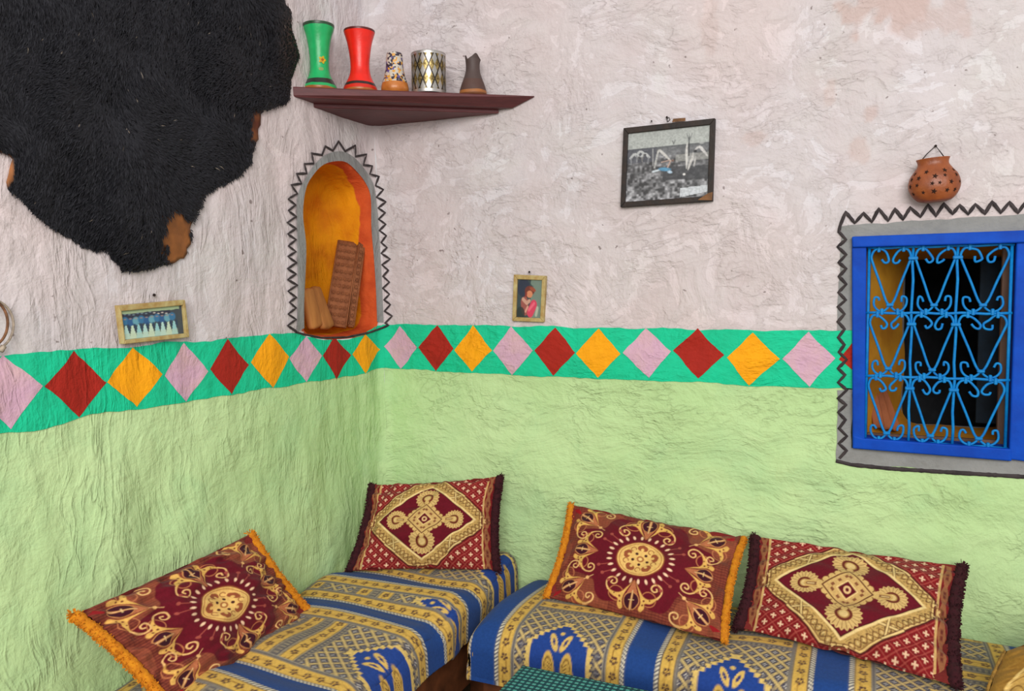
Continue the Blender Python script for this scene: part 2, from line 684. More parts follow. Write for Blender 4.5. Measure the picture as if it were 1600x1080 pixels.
for k, q in enumerate(DIA_L):
    w = wall_coords_left([(a / s6, 440 + b / s6) for a, b in q])
    d = patch('painted_diamond', diamond_fn(w), 17, 17, True, 0.0030, M_DIA[True][k % 3], wall_left)
    d['label'] = ('lilac pink', 'brick red', 'orange yellow')[k % 3] + ' painted diamond'
for k, q in enumerate(DIA_B):
    w = wall_coords_back([(590 + a / s7, 410 + b / s7) for a, b in q])
    d = patch('painted_diamond', diamond_fn(w), 17, 17, False, 0.0046, M_DIA[False][k % 3], wall_back)
    d['label'] = ('lilac pink', 'brick red', 'orange yellow')[k % 3] + ' painted diamond'
w = wall_coords_back([(590 + a / s7, 410 + b / s7) for a, b in [(1537, 325), (1583, 264), (1584, 312), (1583, 362)]])
d = patch('painted_diamond', diamond_fn(w), 13, 13, False, 0.0046, M_DIA[False][1], wall_back)
d['label'] = 'brick red painted diamond cut off by the window frame'


# the band goes on past the window and towards the room's front, beyond the photograph
patch('painted_band', band_fn(BB, BT, WX1 - 0.004, XMAX - 0.06), 90, 12, False, 0.0030, M_BAND[False], wall_back)
for k in range(4):
    c0, zc = WX1 + 0.16 + 0.28 * k, 0.5 * (BB(3.0) + BT(3.0))
    hz = 0.5 * (BT(3.0) - BB(3.0))
    d = patch('painted_diamond', diamond_fn([(c0 - 0.13, zc), (c0, zc + hz), (c0 + 0.13, zc), (c0, zc - hz)]), 13, 13, False, 0.0046, M_DIA[False][(k + 2) % 3], wall_back)


def ribbon(name, pix, width, off, parent, mat, joints=True):
    """brush line on the wall: pixel polyline -> flat brush stroke lying on the plaster"""
    P = []
    for a, b in zip(pix[:-1], pix[1:]):
        n = max(2, int(np.hypot(b[0] - a[0], b[1] - a[1]) / 5))
        for i in range(n):
            P.append((a[0] + (b[0] - a[0]) * i / n, a[1] + (b[1] - a[1]) * i / n))
    P.append(pix[-1])
    Wn, Nn = wall_hits(P, off)
    Wp = [Vector(q) for q in Wn]
    V, Fc = [], []
    for i, p in enumerate(Wp):
        t = (Wp[min(i + 1, len(Wp) - 1)] - Wp[max(i - 1, 0)]).normalized()
        nrm = Vector(Nn[i])
        b = nrm.cross(t).normalized() * (width * (0.85 + 0.3 * random.random()) / 2)
        V += [p - b - nrm * 0.002, p - b * 0.7 + nrm * 0.0006, p + b * 0.7 + nrm * 0.0006, p + b - nrm * 0.002]
    for i in range(len(Wp) - 1):
        for k in range(3):
            a = i * 4 + k
            Fc.append((a, a + 4, a + 5, a + 1))
    return mk(name, V, Fc, mat, parent)


def zigzag(base, n, amp, jit, side=1):
    B = resample(base, 2 * n + 1)
    out = []
    for i in range(len(B)):
        t = B[min(i + 1, len(B) - 1)] - B[max(i - 1, 0)]
        t = t / (np.linalg.norm(t) + 1e-9)
        nn = np.array([t[1], -t[0]]) * side
        h = amp * (0.85 + 0.3 * random.random()) if i % 2 else 2.0
        out.append(B[i] + nn * h + np.array([random.uniform(-jit, jit), random.uniform(-jit, jit)]))
    return out


# ---- the niche: grey surround, orange rim, ochre hollow
def shell_ring(poly_w, grow):
    c = poly_w.mean(0)
    nxt, prv = np.roll(poly_w, -1, 0), np.roll(poly_w, 1, 0)
    t = nxt - prv
    t /= np.linalg.norm(t, axis=1)[:, None] + 1e-9
    nn = np.stack([t[:, 1], -t[:, 0]], 1)
    if ((poly_w - c) * nn).sum() < 0:
        nn = -nn
    return poly_w + nn * grow


def niche_material():
    t = NT('niche_paint', 0.8, 0.2)
    base, streak, lumps, nrm = plaster_relief(t, True)
    at = t.n('ShaderNodeAttribute', attribute_name='depth')
    n = t.noise(base, 9, 3)
    f = t.math('ADD', at.outputs['Fac'], t.math('MULTIPLY', t.math('SUBTRACT', n, 0.5), 0.35))
    och = t.mix(t.ramp(t.noise(base, 12, 4), 0.4, 0.7), rgba((226, 146, 10)), rgba((204, 118, 12)))
    org = t.mix(t.ramp(t.noise(base, 16, 4), 0.4, 0.7), rgba((206, 86, 38)), rgba((186, 70, 32)))
    return t.done(t.mix(t.ramp(f, 0.40, 0.44), org, och), nrm)


M_NICHE = niche_material()
NP = len(niche_open_w)
rings = []
ctr = np.array([niche_open_w[:, 0].mean(), niche_open_w[:, 1].mean()])
floor_z = niche_open_w[:, 1].min()
prof = [(0.007, 0.003, 0.0), (0.003, 0.0005, 0.0), (0.0, -0.006, 0.05), (-0.003, -0.02, 0.15), (-0.006, -0.04, 0.28), (-0.009, -0.06, 0.42),
        (-0.012, -0.09, 0.6), (-0.016, -0.13, 0.8), (-0.024, -0.165, 1.0), (-0.05, -0.192, 1.0), (-0.09, -0.205, 1.0), (-0.15, -0.21, 1.0), (-0.19, -0.212, 1.0)]
V, dep = [], []
hw = 0.5 * (niche_open_w[:, 0].max() - niche_open_w[:, 0].min())
for g, dx, dp in prof:
    if g > -0.03:
        R = shell_ring(niche_open_w, g)
    else:
        k = max(0.02, 1 + g / hw)
        R = ctr + (shell_ring(niche_open_w, -0.02) - ctr) * np.array([k, 0.35 + 0.65 * k if False else k])
    # a flat ledge at the bottom of the hollow
    low = R[:, 1] < ctr[1]
    R = R.copy()
    if g <= -0.03:
        R[low, 1] = floor_z + 0.012 + (R[low, 1] - R[:, 1].min()) * 1.0
    x = disp_left(R[:, 0], R[:, 1]) + dx
    if dx < -0.01:
        x = dx + _nl(R[:, 0] * 2.2, R[:, 1] * 2.2) * 1.2
    V.append(np.stack([x, R[:, 0], R[:, 1]], 1))
    dep += [dp] * NP
nr = len(prof)
V = np.vstack(V)
Fc = []
for i in range(nr - 1):
    for k in range(NP):
        k2 = (k + 1) % NP
        Fc.append((i * NP + k, i * NP + k2, (i + 1) * NP + k2, (i + 1) * NP + k))
Fc.append(tuple(range((nr - 1) * NP, nr * NP)))
niche = mk('niche_hollow', V, Fc, M_NICHE, wall_left, attrs={'depth': dep})
niche['label'] = 'arched niche painted orange and ochre inside'

gp = interp_curve(NICHE_GREY, 120)
op = interp_curve(NICHE_OPEN[:16], 120)
gp = resample(gp, 120)
op = resample(op, 120)
V = wall_hits([op[i] + (gp[i] - op[i]) * (k / 6.0) for i in range(120) for k in range(7)], 0.0042)[0]
o = mk('grey_surround', V, grid_faces(120, 7), M_GREY, wall_left)
o['label'] = 'grey painted band around the arched niche'
zz = zigzag(interp_curve(NICHE_GREY, 200), 34, 14, 1.0, 1)
bottom = [zz[-1], (608, 508), (598, 512), (575, 520), (540, 527), (500, 528), (475, 523), (461, 519), zz[0]]
o = ribbon('zigzag_line', zz + bottom[1:], 0.008, 0.0062, wall_left, M_BLACKP)
o['label'] = 'black hand-painted zigzag line'

# ---- the window: grey surround and zigzag
gz = wall_coords_back(WIN_GREY)
xs = np.linspace(0, 1, 40)


def quad_fn(a, b, c, d):
    a, b, c, d = map(np.asarray, (a, b, c, d))

    def fn(u, v):
        s = (1 - u) * (1 - v) * a[0] + u * (1 - v) * b[0] + u * v * c[0] + (1 - u) * v * d[0]
        z = (1 - u) * (1 - v) * a[1] + u * (1 - v) * b[1] + u * v * c[1] + (1 - u) * v * d[1]
        e = np.maximum(np.abs(u - 0.5), np.abs(v - 0.5)) * 2
        return s + _wob(s, z) * e ** 4, z + _wob(z, s) * e ** 4
    return fn


gl = at_y(1310, 540).x
gtl, gbl = at_y(1312, 356), at_y(1311, 720)
gr_ = WX1 + (WX0 - gl)
top_r = at_y(1600, 336).z + 0.004
bot_r = at_y(1600, 743).z - 0.004
g = 0.004
for nm, q in (('grey_surround', [(gl, gbl.z), (WX0 + g, WZ0 - 0.03), (WX0 + g, BB(WX0) - 0.002), (gl, BB(gl) - 0.002)]),
              ('grey_surround', [(gl, BT(gl) + 0.002), (WX0 + g, BT(WX0) + 0.002), (WX0 + g, WZ1 + 0.01), (gl, gtl.z)]),
              ('grey_surround', [(gl, gtl.z - 0.03), (gr_, WZ1 - g), (gr_, top_r), (gl, gtl.z + 0.004)]),
              ('grey_surround', [(gl, gbl.z - 0.004), (gr_, bot_r), (gr_, WZ0 + g), (gl, WZ0 + g)]),
              ('grey_surround', [(WX1 - g, WZ0), (gr_, WZ0), (gr_, WZ1), (WX1 - g, WZ1)])):
    o = patch(nm, quad_fn(*q), 60, 12, False, 0.0022 + 0.0002 * random.random(), M_GREY, wall_back)
    o['label'] = 'grey painted band around the window'
left_base = [(1309, 716), (1308, 540), (1308, 362)]
zl = zigzag(left_base, 15, 13, 1.2, -1)
zt = zigzag([(1312, 354), (1337, 351), (1478, 338), (1600, 333), (1690, 329)], 15, 19, 1.5, 1)
zl = [p if p[0] < 1309 else p for p in zl]
bot = [(1690, 751), (1600, 745), (1500, 739), (1389, 732), (1330, 726), (1306, 720), (1300, 713)]
o = ribbon('zigzag_line', bot[:6], 0.0125, 0.0048, wall_back, M_BLACKP)
o['label'] = 'black hand-painted line under the window'
o = ribbon('zigzag_line', zl + zt, 0.0095, 0.0066, wall_back, M_BLACKP)
o['label'] = 'black hand-painted zigzag line'

# ------------------------------------------------------------------ window
M_BLUE = simple('cobalt_paint', (4, 76, 188), 0.6, 0.15, 12, 0.35, spec=0.15, c2=(6, 62, 164))
M_IRON = simple('sky_blue_iron', (10, 134, 200), 0.5, 0.15, 60, 0.2, spec=0.2, c2=(8, 112, 186))
M_OCHRE = simple('ochre_plaster', (196, 140, 34), 0.9, 0.2, 8, 0.6, c2=(176, 116, 24))
M_DARK = simple('dark_room_plaster', (112, 114, 120), 0.95, 0.2, 5, 0.3)
M_JAMB = simple('bare_wood', (148, 112, 92), 0.8, 0.25, 14, 0.4, stretch=(1, 1, 0.1))
M_SHUT = simple('dark_blue_shutter', (22, 44, 62), 0.7, 0.2, 14, 0.3)
win = empty('window_1', ((WX0 + WX1) / 2, 0, WZ0))
tag(win, 'blue wooden window with a blue wrought iron heart grille', kind='structure')
YF0, YF1 = -0.022, 0.055      # frame front and back
ix0 = at_y(1354, 540).x
iz1 = at_y(1354, 386).z
iz0 = at_y(1350, 683).z
ix1 = at_y(1581, 540).x


def part_box(name, x0, x1, y0, y1, z0, z1, mat, parent, bw=0.004):
    vv, ff = box_vf(x0, x1, y0, y1, z0, z1)
    o = mk(name, vv, ff, mat, parent, smooth=False)
    bevel(o, bw)
    return o


def part_prism(name, quad_xz, y0, y1, mat, parent, bw=0.004):
    vv, ff = hexa([(x, y0, z) for x, z in quad_xz], [(x, y1, z) for x, z in quad_xz])
    o = mk(name, vv, ff, mat, parent, smooth=False)
    bevel(o, bw)
    return o


def bq(px, py):
    p = at_y(px, py, YF0)
    return (p.x, p.z)


fx1 = WX1
zbr = at_y(1581, 721, YF0).z
ztr = at_y(1600, 360, YF0).z
part_prism('frame_stile', [bq(1332, 701), bq(1351, 702), bq(1354, 380), bq(1331, 370)], YF0, YF1, M_BLUE, win)
part_prism('frame_stile', [(ix1, zbr + 0.005), (fx1, zbr), (fx1, ztr), (ix1, ztr)], YF0, YF1, M_BLUE, win)
part_prism('frame_rail', [bq(1332, 387), bq(1581, 380), (fx1, bq(1600, 379)[1]), (fx1, ztr), bq(1331, 370)], YF0 - 0.012, YF1, M_BLUE, win)
part_prism('frame_rail', [bq(1332, 701), bq(1581, 721), bq(1581, 702), bq(1348, 685), bq(1333, 680)], YF0 - 0.002, YF1, M_BLUE, win)
# thin wooden stop behind the frame
for nm, a in (('window_stop', (ix0 - 0.03, ix0 + 0.008, 0.058, 0.075, iz0 - 0.02, iz1 + 0.02)),
              ('window_stop', (ix1 - 0.022, ix1 + 0.03, 0.058, 0.085, iz0 - 0.03, iz1 + 0.02)),
              ('window_stop', (ix0 + 0.008, ix1 - 0.022, 0.058, 0.075, iz0 - 0.03, iz0 + 0.004)),
              ('window_stop', (ix0 + 0.008, ix1 - 0.022, 0.058, 0.075, iz1 - 0.004, iz1 + 0.03))):
    part_box(nm, *a, M_JAMB, win, 0.002)
# splayed plaster reveal with a rounded hole into the dark room behind
RD = 0.34
bx0, bx1, bz0, bz1 = ix0 + 0.115, ix1 + 0.06, iz0 + 0.0, iz1 - 0.03
outer = [(ix0 - 0.01, iz0 - 0.012), (ix1 - 0.0, iz0 - 0.012), (ix1, iz1 + 0.01), (ix0 - 0.01, iz1 + 0.01)]
outer = resample(outer, 80, True)


def rrect(x0, x1, z0, z1, r, n=80):
    P = []
    for cx, cz, a0 in ((x1 - r, z1 - r, 0), (x0 + r, z1 - r, 90), (x0 + r, z0 + r, 180), (x1 - r, z0 + r, 270)):
        for k in range(9):
            a = math.radians(a0 + 10 * k * 1.0)
            P.append((cx + r * math.cos(a), cz + r * math.sin(a)))
    return P


inner = resample(rrect(bx0, bx1, bz0, bz1, 0.05), 80, True)
# align the start of both rings
i0 = np.argmin(((inner - np.array([bx0, bz0])) ** 2).sum(1))
inner = np.roll(inner, -i0, 0)
V = []
KD = 10
for k in range(KD):
    s = k / (KD - 1)
    R = outer + (inner - outer) * s ** 0.8
    y = 0.07 + (RD - 0.07) * s
    for x, z in R:
        V.append((x + 0.5 * float(_nb(y * 2 + x, z)), y, z + 0.4 * float(_nl(x * 2, y))))
Fc = []
for k in range(KD - 1):
    for i in range(80):
        j = (i + 1) % 80
        Fc.append((k * 80 + i, (k + 1) * 80 + i, (k + 1) * 80 + j, k * 80 + j))
o = mk('window_reveal', V, Fc, M_OCHRE, win)
o['label'] = 'ochre plastered window reveal and sill'
# dark room behind
vv, ff = box_vf(bx0 - 0.5, bx1 + 0.6, RD - 0.01, RD + 1.6, bz0 - 0.9, bz1 + 0.5)
room_f = [q for q in ff if q != (0, 4, 5, 1)]
hole_w = [(bx0, bz0), (bx1, bz0), (bx1, bz1), (bx0, bz1)]
X0, X1, Z0, Z1 = bx0 - 0.5, bx1 + 0.6, bz0 - 0.9, bz1 + 0.5
base_n = len(vv)
y = RD - 0.01
vv += [(X0, y, Z0), (X1, y, Z0), (X1, y, Z1), (X0, y, Z1)] + [(a, y, b) for a, b in hole_w]
for i in range(4):
    j = (i + 1) % 4
    room_f.append((base_n + i, base_n + j, base_n + 4 + j, base_n + 4 + i))
o = mk('back_room_shell', vv, room_f, M_DARK, win, smooth=False)
o['label'] = 'unlit room behind the window'
# open shutter leaf inside, at the right
part_box('shutter_leaf', ix1 - 0.055, ix1 + 0.05, RD - 0.06, RD - 0.035, bz0 + 0.02, bz1 - 0.01, M_SHUT, win, 0.003)

# ---- wrought iron grille
GY = -0.004
gx0, gx1 = at_y(1355, 540, GY).x, at_y(1576, 540, GY).x
gzt, gzb = at_y(1465, 385, GY).z, at_y(1465, 694, GY).z
cols_x = [gx0, gx0 + (gx1 - gx0) * 0.322, gx0 + (gx1 - gx0) * 0.636, gx1]
rows_z = [gzt, gzt + (gzb - gzt) * 0.335, gzt + (gzb - gzt) * 0.662, gzb]
BR = 0.0042
bars = []
for x in (gx0, gx1):
    bars.append(tube_vf([(x, GY, gzb), (x, GY, gzt)], BR * 1.1, 8))
grille = mk('grille', *join_vf(bars), M_IRON, win)
grille['label'] = 'sky blue wrought iron grille of heart scrolls'
for x in cols_x[1:3]:
    pts = [(x + 0.0018 * math.sin(i * 2.1), GY, gzb + (gzt - gzb) * i / 12) for i in range(13)]
    mk('vertical_bar', *tube_vf(pts, BR, 8), M_IRON, grille)
for z in rows_z:
    pts = [(gx0 - 0.006 + (gx1 - gx0 + 0.012) * i / 12, GY - 0.002, z + 0.0016 * math.sin(i * 1.7 + z * 40)) for i in range(13)]
    mk('horizontal_bar', *tube_vf(pts, BR, 8), M_IRON, grille)


def scroll_pts(cx, cz, cw, ch, jit):
    """one heart: point low in the cell, two lobes at the top that curl inwards"""
    out = []
    for s in (-1, 1):
        ctrl = [(0.0, 0.10), (0.10, 0.20), (0.24, 0.46), (0.40, 0.74), (0.45, 0.86), (0.38, 0.96), (0.25, 0.965), (0.13, 0.91),
                (0.04, 0.83), (0.07, 0.77), (0.16, 0.775), (0.20, 0.825)]
        ctrl = [(a * s + (random.uniform(-jit, jit) if i > 5 else 0), b + (random.uniform(-jit, jit) if i > 5 else 0)) for i, (a, b) in enumerate(ctrl)]
        c = interp_curve(ctrl, 44)
        out.append([(cx + a * cw, GY - 0.003 + 0.002 * s, cz + b * ch) for a, b in c])
    return out


def foot_pts(cx, cz, cw, ch, jit):
    """low scrolls: rise from the heart's point to both sides and curl up"""
    out = []
    for s in (-1, 1):
        ctrl = [(0.0, 0.135), (0.06, 0.07), (0.17, 0.025), (0.29, 0.05), (0.37, 0.13), (0.36, 0.23), (0.28, 0.245), (0.25, 0.18)]
        ctrl = [(a * s + random.uniform(-jit, jit) * (i > 4), b + random.uniform(-jit, jit) * (i > 4)) for i, (a, b) in enumerate(ctrl)]
        c = interp_curve(ctrl, 30)
        out.append([(cx + a * cw, GY - 0.001 + 0.002 * s, cz + b * ch) for a, b in c])
    return out


def collar(x, z, vert=True, w=0.0045, h=0.010):
    a, b = (w, h) if vert else (h, w)
    vv, ff = box_vf(x - a, x + a, GY - 0.010, GY + 0.006, z - b, z + b)
    return vv, ff


for r in range(3):
    z1, z0 = rows_z[r], rows_z[r + 1]
    for c in range(3):
        x0, x1 = cols_x[c], cols_x[c + 1]
        cx, cw, ch = (x0 + x1) / 2, x1 - x0, z1 - z0
        mk('heart_scroll', *join_vf([tube_vf(p, BR * 0.9, 7) for p in scroll_pts(cx, z0, cw, ch, 0.02)]), M_IRON, grille)
        mk('foot_scroll', *join_vf([tube_vf(p, BR * 0.85, 7) for p in foot_pts(cx, z0, cw, ch, 0.015)]), M_IRON, grille)
        for q in (collar(cx, z0 + ch * 0.125, False, 0.0045, 0.010), collar(cx - cw * 0.28, z1 - ch * 0.02), collar(cx + cw * 0.28, z1 - ch * 0.02),
                  collar(cx - cw * 0.18, z0 + ch * 0.02), collar(cx + cw * 0.18, z0 + ch * 0.02)):
            bevel(mk('collar', *q, M_IRON, grille, smooth=False), 0.002, 1)
    for x in cols_x[1:3]:
        bevel(mk('collar', *collar(x, z1 - (z1 - z0) * 0.17, False, 0.005, 0.013), M_IRON, grille, smooth=False), 0.002, 1)

# ------------------------------------------------------------------ painter for woven and printed patterns (vertex colours on dense grids)
class Paint:
    def __init__(self, u, v, base, aa):
        self.u, self.v, self.aa = u, v, aa
        self.c = np.empty(u.shape + (3,))
        self.c[:] = lin(base)

    def put(self, sd, col, a=1.0):
        k = np.clip(0.5 - sd / self.aa, 0, 1) * a
        self.c += (lin(col) - self.c) * k[..., None]

    def disc(self, x, y, r, col, a=1.0, ry=None, rot=0.0):
        dx, dy = self.u - x, self.v - y
        if ry is None:
            self.put(np.hypot(dx, dy) - r, col, a)
        else:
            c, s = math.cos(rot), math.sin(rot)
            p, q = dx * c + dy * s, -dx * s + dy * c
            k = np.hypot(p / r, q / ry)
            self.put((k - 1) * min(r, ry), col, a)

    def line(self, pts, w, col, a=1.0, taper=False):
        P = np.asarray(pts, float)
        lo, hi = P.min(0) - 2 * w - self.aa, P.max(0) + 2 * w + self.aa
        m = (self.u >= lo[0]) & (self.u <= hi[0]) & (self.v >= lo[1]) & (self.v <= hi[1])
        if not m.any():
            return
        pu, pv = self.u[m], self.v[m]
        d = np.full(pu.shape, 1e9)
        n = len(P) - 1
        for i in range(n):
            A, B = P[i], P[i + 1]
            ab = B - A
            t = np.clip(((pu - A[0]) * ab[0] + (pv - A[1]) * ab[1]) / (ab @ ab + 1e-12), 0, 1)
            ww = w
            if taper:
                ww = w * (0.25 + 0.75 * math.sin(math.pi * min(1, (i + 0.5) / n)))
            d = np.minimum(d, np.hypot(pu - A[0] - t * ab[0], pv - A[1] - t * ab[1]) - ww / 2)
        k = np.clip(0.5 - d / self.aa, 0, 1) * a
        self.c[m] += (lin(col) - self.c[m]) * k[:, None]

    def poly(self, pts, col, a=1.0):
        ins = inside_poly(self.u, self.v, pts)
        self.c[ins] += (lin(col) - self.c[ins]) * a


def vc_material(name, rough=0.85, weave=900, wb=0.25, spec=0.15, var=0.25, sheen=0.0):
    t = NT(name, rough, spec)
    at = t.n('ShaderNodeAttribute', attribute_name='Col')
    v = t.coords()
    n = t.noise(v, weave * 0.35, 2)
    nb = t.noise(v, weave * 0.12, 3)
    dark = t.mix(t.math('MULTIPLY', t.ramp(nb, 0.35, 0.65), var), at.outputs['Color'], (0.3, 0.3, 0.3, 1), 'MULTIPLY')
    t.b.inputs['Sheen Weight'].default_value = sheen
    return t.done(dark, t.bump(n, wb, 0.002))


M_CLOTH = vc_material('woven_brocade', 0.85, 1100, 0.35, 0.15, 0.22, 0.05)
M_PRINT = vc_material('glossy_print', 0.3, 900, 0.02, 0.4, 0.05)
GOLD, GOLDL, MAROON, BRICK = (196, 158, 92), (226, 190, 120), (104, 16, 32), (150, 38, 36)


def pattern_medallion(u, v):
    """brick lattice ground, gold band diamond, maroon field with gold cross of fans; u in -1..1, v in -0.7..0.7"""
    p = Paint(u, v, (134, 26, 30), 0.010)
    # lattice
    k = 0.165
    for s in (1, -1):
        q = (u * 0.95 + s * v * 1.15) / k
        d = np.abs(q - np.round(q)) * k
        p.put(d - 0.009, (166, 74, 64), 0.8)
        p.put(np.abs(d - 0.026) - 0.004, (112, 20, 24), 0.6)
    a = np.floor((u * 0.95 + v * 1.15) / k) + 0.5
    b = np.floor((u * 0.95 - v * 1.15) / k) + 0.5
    cu, cv = (a + b) * k / 2 / 0.95, (a - b) * k / 2 / 1.15
    du, dv = np.abs(u - cu), np.abs(v - cv)
    p.put(np.minimum(np.maximum(du - 0.030, dv - 0.008), np.maximum(du - 0.008, dv - 0.030)), (236, 196, 160))
    # side strip with gold ornament
    for sgn in (1, -1):
        x = u * sgn
        p.put(0.865 - x, (120, 24, 28))
        p.put(np.abs(x - 0.875) - 0.012, (206, 166, 104))
        ph = np.abs(((v * 4.2) % 1.0) - 0.5)
        p.put(np.maximum(np.abs(x - 0.935) - 0.045 * (0.35 + 1.3 * ph), 0), (178, 134, 84), 0.9)
        p.put(np.maximum(np.abs(x - 0.935) - 0.014, np.abs(ph - 0.4) * 0.12 - 0.01), (90, 20, 26), 0.8)
    # band diamond
    D = np.abs(u) / 0.97 + np.abs(v) / 0.83
    edge = (D - 1) * 0.58
    clipx = np.maximum(np.abs(u) - 0.84, np.abs(v) - 0.66)
    band = np.maximum(edge, clipx)
    inn = (np.abs(u) / 0.73 + np.abs(v) / 0.57 - 1) * 0.42
    p.put(band - 0.018, (84, 26, 24))
    p.put(band, GOLDL)
    p.put(band + 0.018, (120, 76, 42))
    p.put(band + 0.026, GOLD)
    # ornament in the band
    along = (np.abs(u) - np.abs(v)) * 1.0
    mid = inn - 0.105
    w = 0.035 * np.sin(along * 34)
    p.put(np.abs(mid - w) - 0.008, (112, 72, 40), 0.85)
    p.put(np.abs(mid + w) - 0.008, (112, 72, 40), 0.85)
    p.put(np.hypot(np.mod(along * 34 / math.pi, 1) - 0.5, mid * 9) - 0.16, (232, 200, 132), 0.7)
    fine = np.sin(u * 95 + np.sin(v * 60) * 2) * np.sin(v * 105 + np.sin(u * 50) * 2)
    zone = (band < -0.03) & (inn > 0.03)
    p.c[zone] *= (1 - 0.35 * np.clip(fine[zone] * 1.5, 0, 1))[:, None]
    # knots at the middle of each side
    for sx in (1, -1):
        for sy in (1, -1):
            kx, ky = 0.42 * sx, 0.345 * sy
            dx = np.array([0.115 * sx, -0.085 * sy])
            nn = np.array([0.055 * sx, 0.068 * sy])
            for off in (-0.5, 0.5):
                A = np.array([kx, ky]) + dx * off * 1.2 - nn
                B = np.array([kx, ky]) - dx * off * 1.2 + nn
                p.line([A, B], 0.030, (84, 44, 28))
                p.line([A, B], 0.018, (232, 200, 132))
            for e in (-1, 1):
                c0 = np.array([kx, ky]) + nn * e
                p.line([c0 - dx * 0.8, c0 + dx * 0.8], 0.036, (84, 44, 28))
                p.line([c0 - dx * 0.8, c0 + dx * 0.8], 0.020, (232, 200, 132))
    p.put(np.abs(inn - 0.01) - 0.014, (236, 206, 140))
    p.put(inn, (70, 12, 22))
    p.put(inn + 0.010, MAROON)
    # fans
    for x, y, r, ry in ((-0.43, 0, 0.150, 0.135), (0.43, 0, 0.150, 0.135), (0, 0.335, 0.175, 0.165), (0, -0.335, 0.175, 0.165)):
        dx, dy = (u - x) / r, (v - y) / ry
        R, T = np.hypot(dx, dy), np.arctan2(dy, dx)
        sc = 1 + 0.06 * np.cos(T * 20)
        p.put((R - sc) * 0.14, (214, 178, 112))
        p.put(np.maximum((np.abs(np.sin(T * 10)) - 0.25) * 0.03 * np.maximum(R, 0.2), (np.abs(R - 0.74) - 0.22) * 0.14), (120, 74, 40), 0.8)
        p.put((R - 0.50) * 0.14, (176, 134, 76))
        p.put((np.abs(R - 0.42) - 0.08) * 0.14, (104, 40, 30))
        p.put((R - 0.26) * 0.14, (222, 190, 126))
    # rays and square star in the middle
    for x0, x1, y0, y1 in ((-0.40, -0.26, 0, 0), (0.26, 0.40, 0, 0)):
        p.line([(x0, y0), (x1, y1)], 0.075, (206, 168, 100))
        p.line([(x0, y0), (x1, y1)], 0.03, (104, 40, 30))
        p.line([(x0, y0), (x1, y1)], 0.012, (236, 206, 140))
    S = np.abs(u) / 0.31 + np.abs(v) / 0.285
    Tt = np.abs(u) - np.abs(v)
    p.put((S - 1 - 0.10 * np.abs(np.sin(Tt * 30)) + 0.03) * 0.2, (214, 178, 110))
    p.put((np.abs(S - 0.80) - 0.035) * 0.2, (96, 44, 28))
    p.put(np.maximum((np.abs(S - 0.98) - 0.09) * 0.2, np.abs(np.sin(Tt * 30)) * 0.05 - 0.014), (120, 70, 38), 0.85)
    p.put((S - 0.72) * 0.2, (206, 168, 104))
    p.put(np.maximum((np.abs(S - 0.55) - 0.07) * 0.2, (np.abs(np.sin(Tt * 26)) - 0.6) * 0.05), (110, 44, 32), 0.85)
    p.put((S - 0.36) * 0.2, (232, 198, 132))
    p.put((S - 0.30) * 0.2, (96, 14, 28))
    p.disc(0, 0, 0.038, (226, 186, 130))
    p.disc(0, 0, 0.018, (96, 14, 28))
    return p.c


def arc(cx, cy, r, a0, a1, n=14, r1=None, sy=1.0):
    r1 = r if r1 is None else r1
    return [(cx + (r + (r1 - r) * i / n) * math.cos(math.radians(a0 + (a1 - a0) * i / n)),
             cy + sy * (r + (r1 - r) * i / n) * math.sin(math.radians(a0 + (a1 - a0) * i / n))) for i in range(n + 1)]


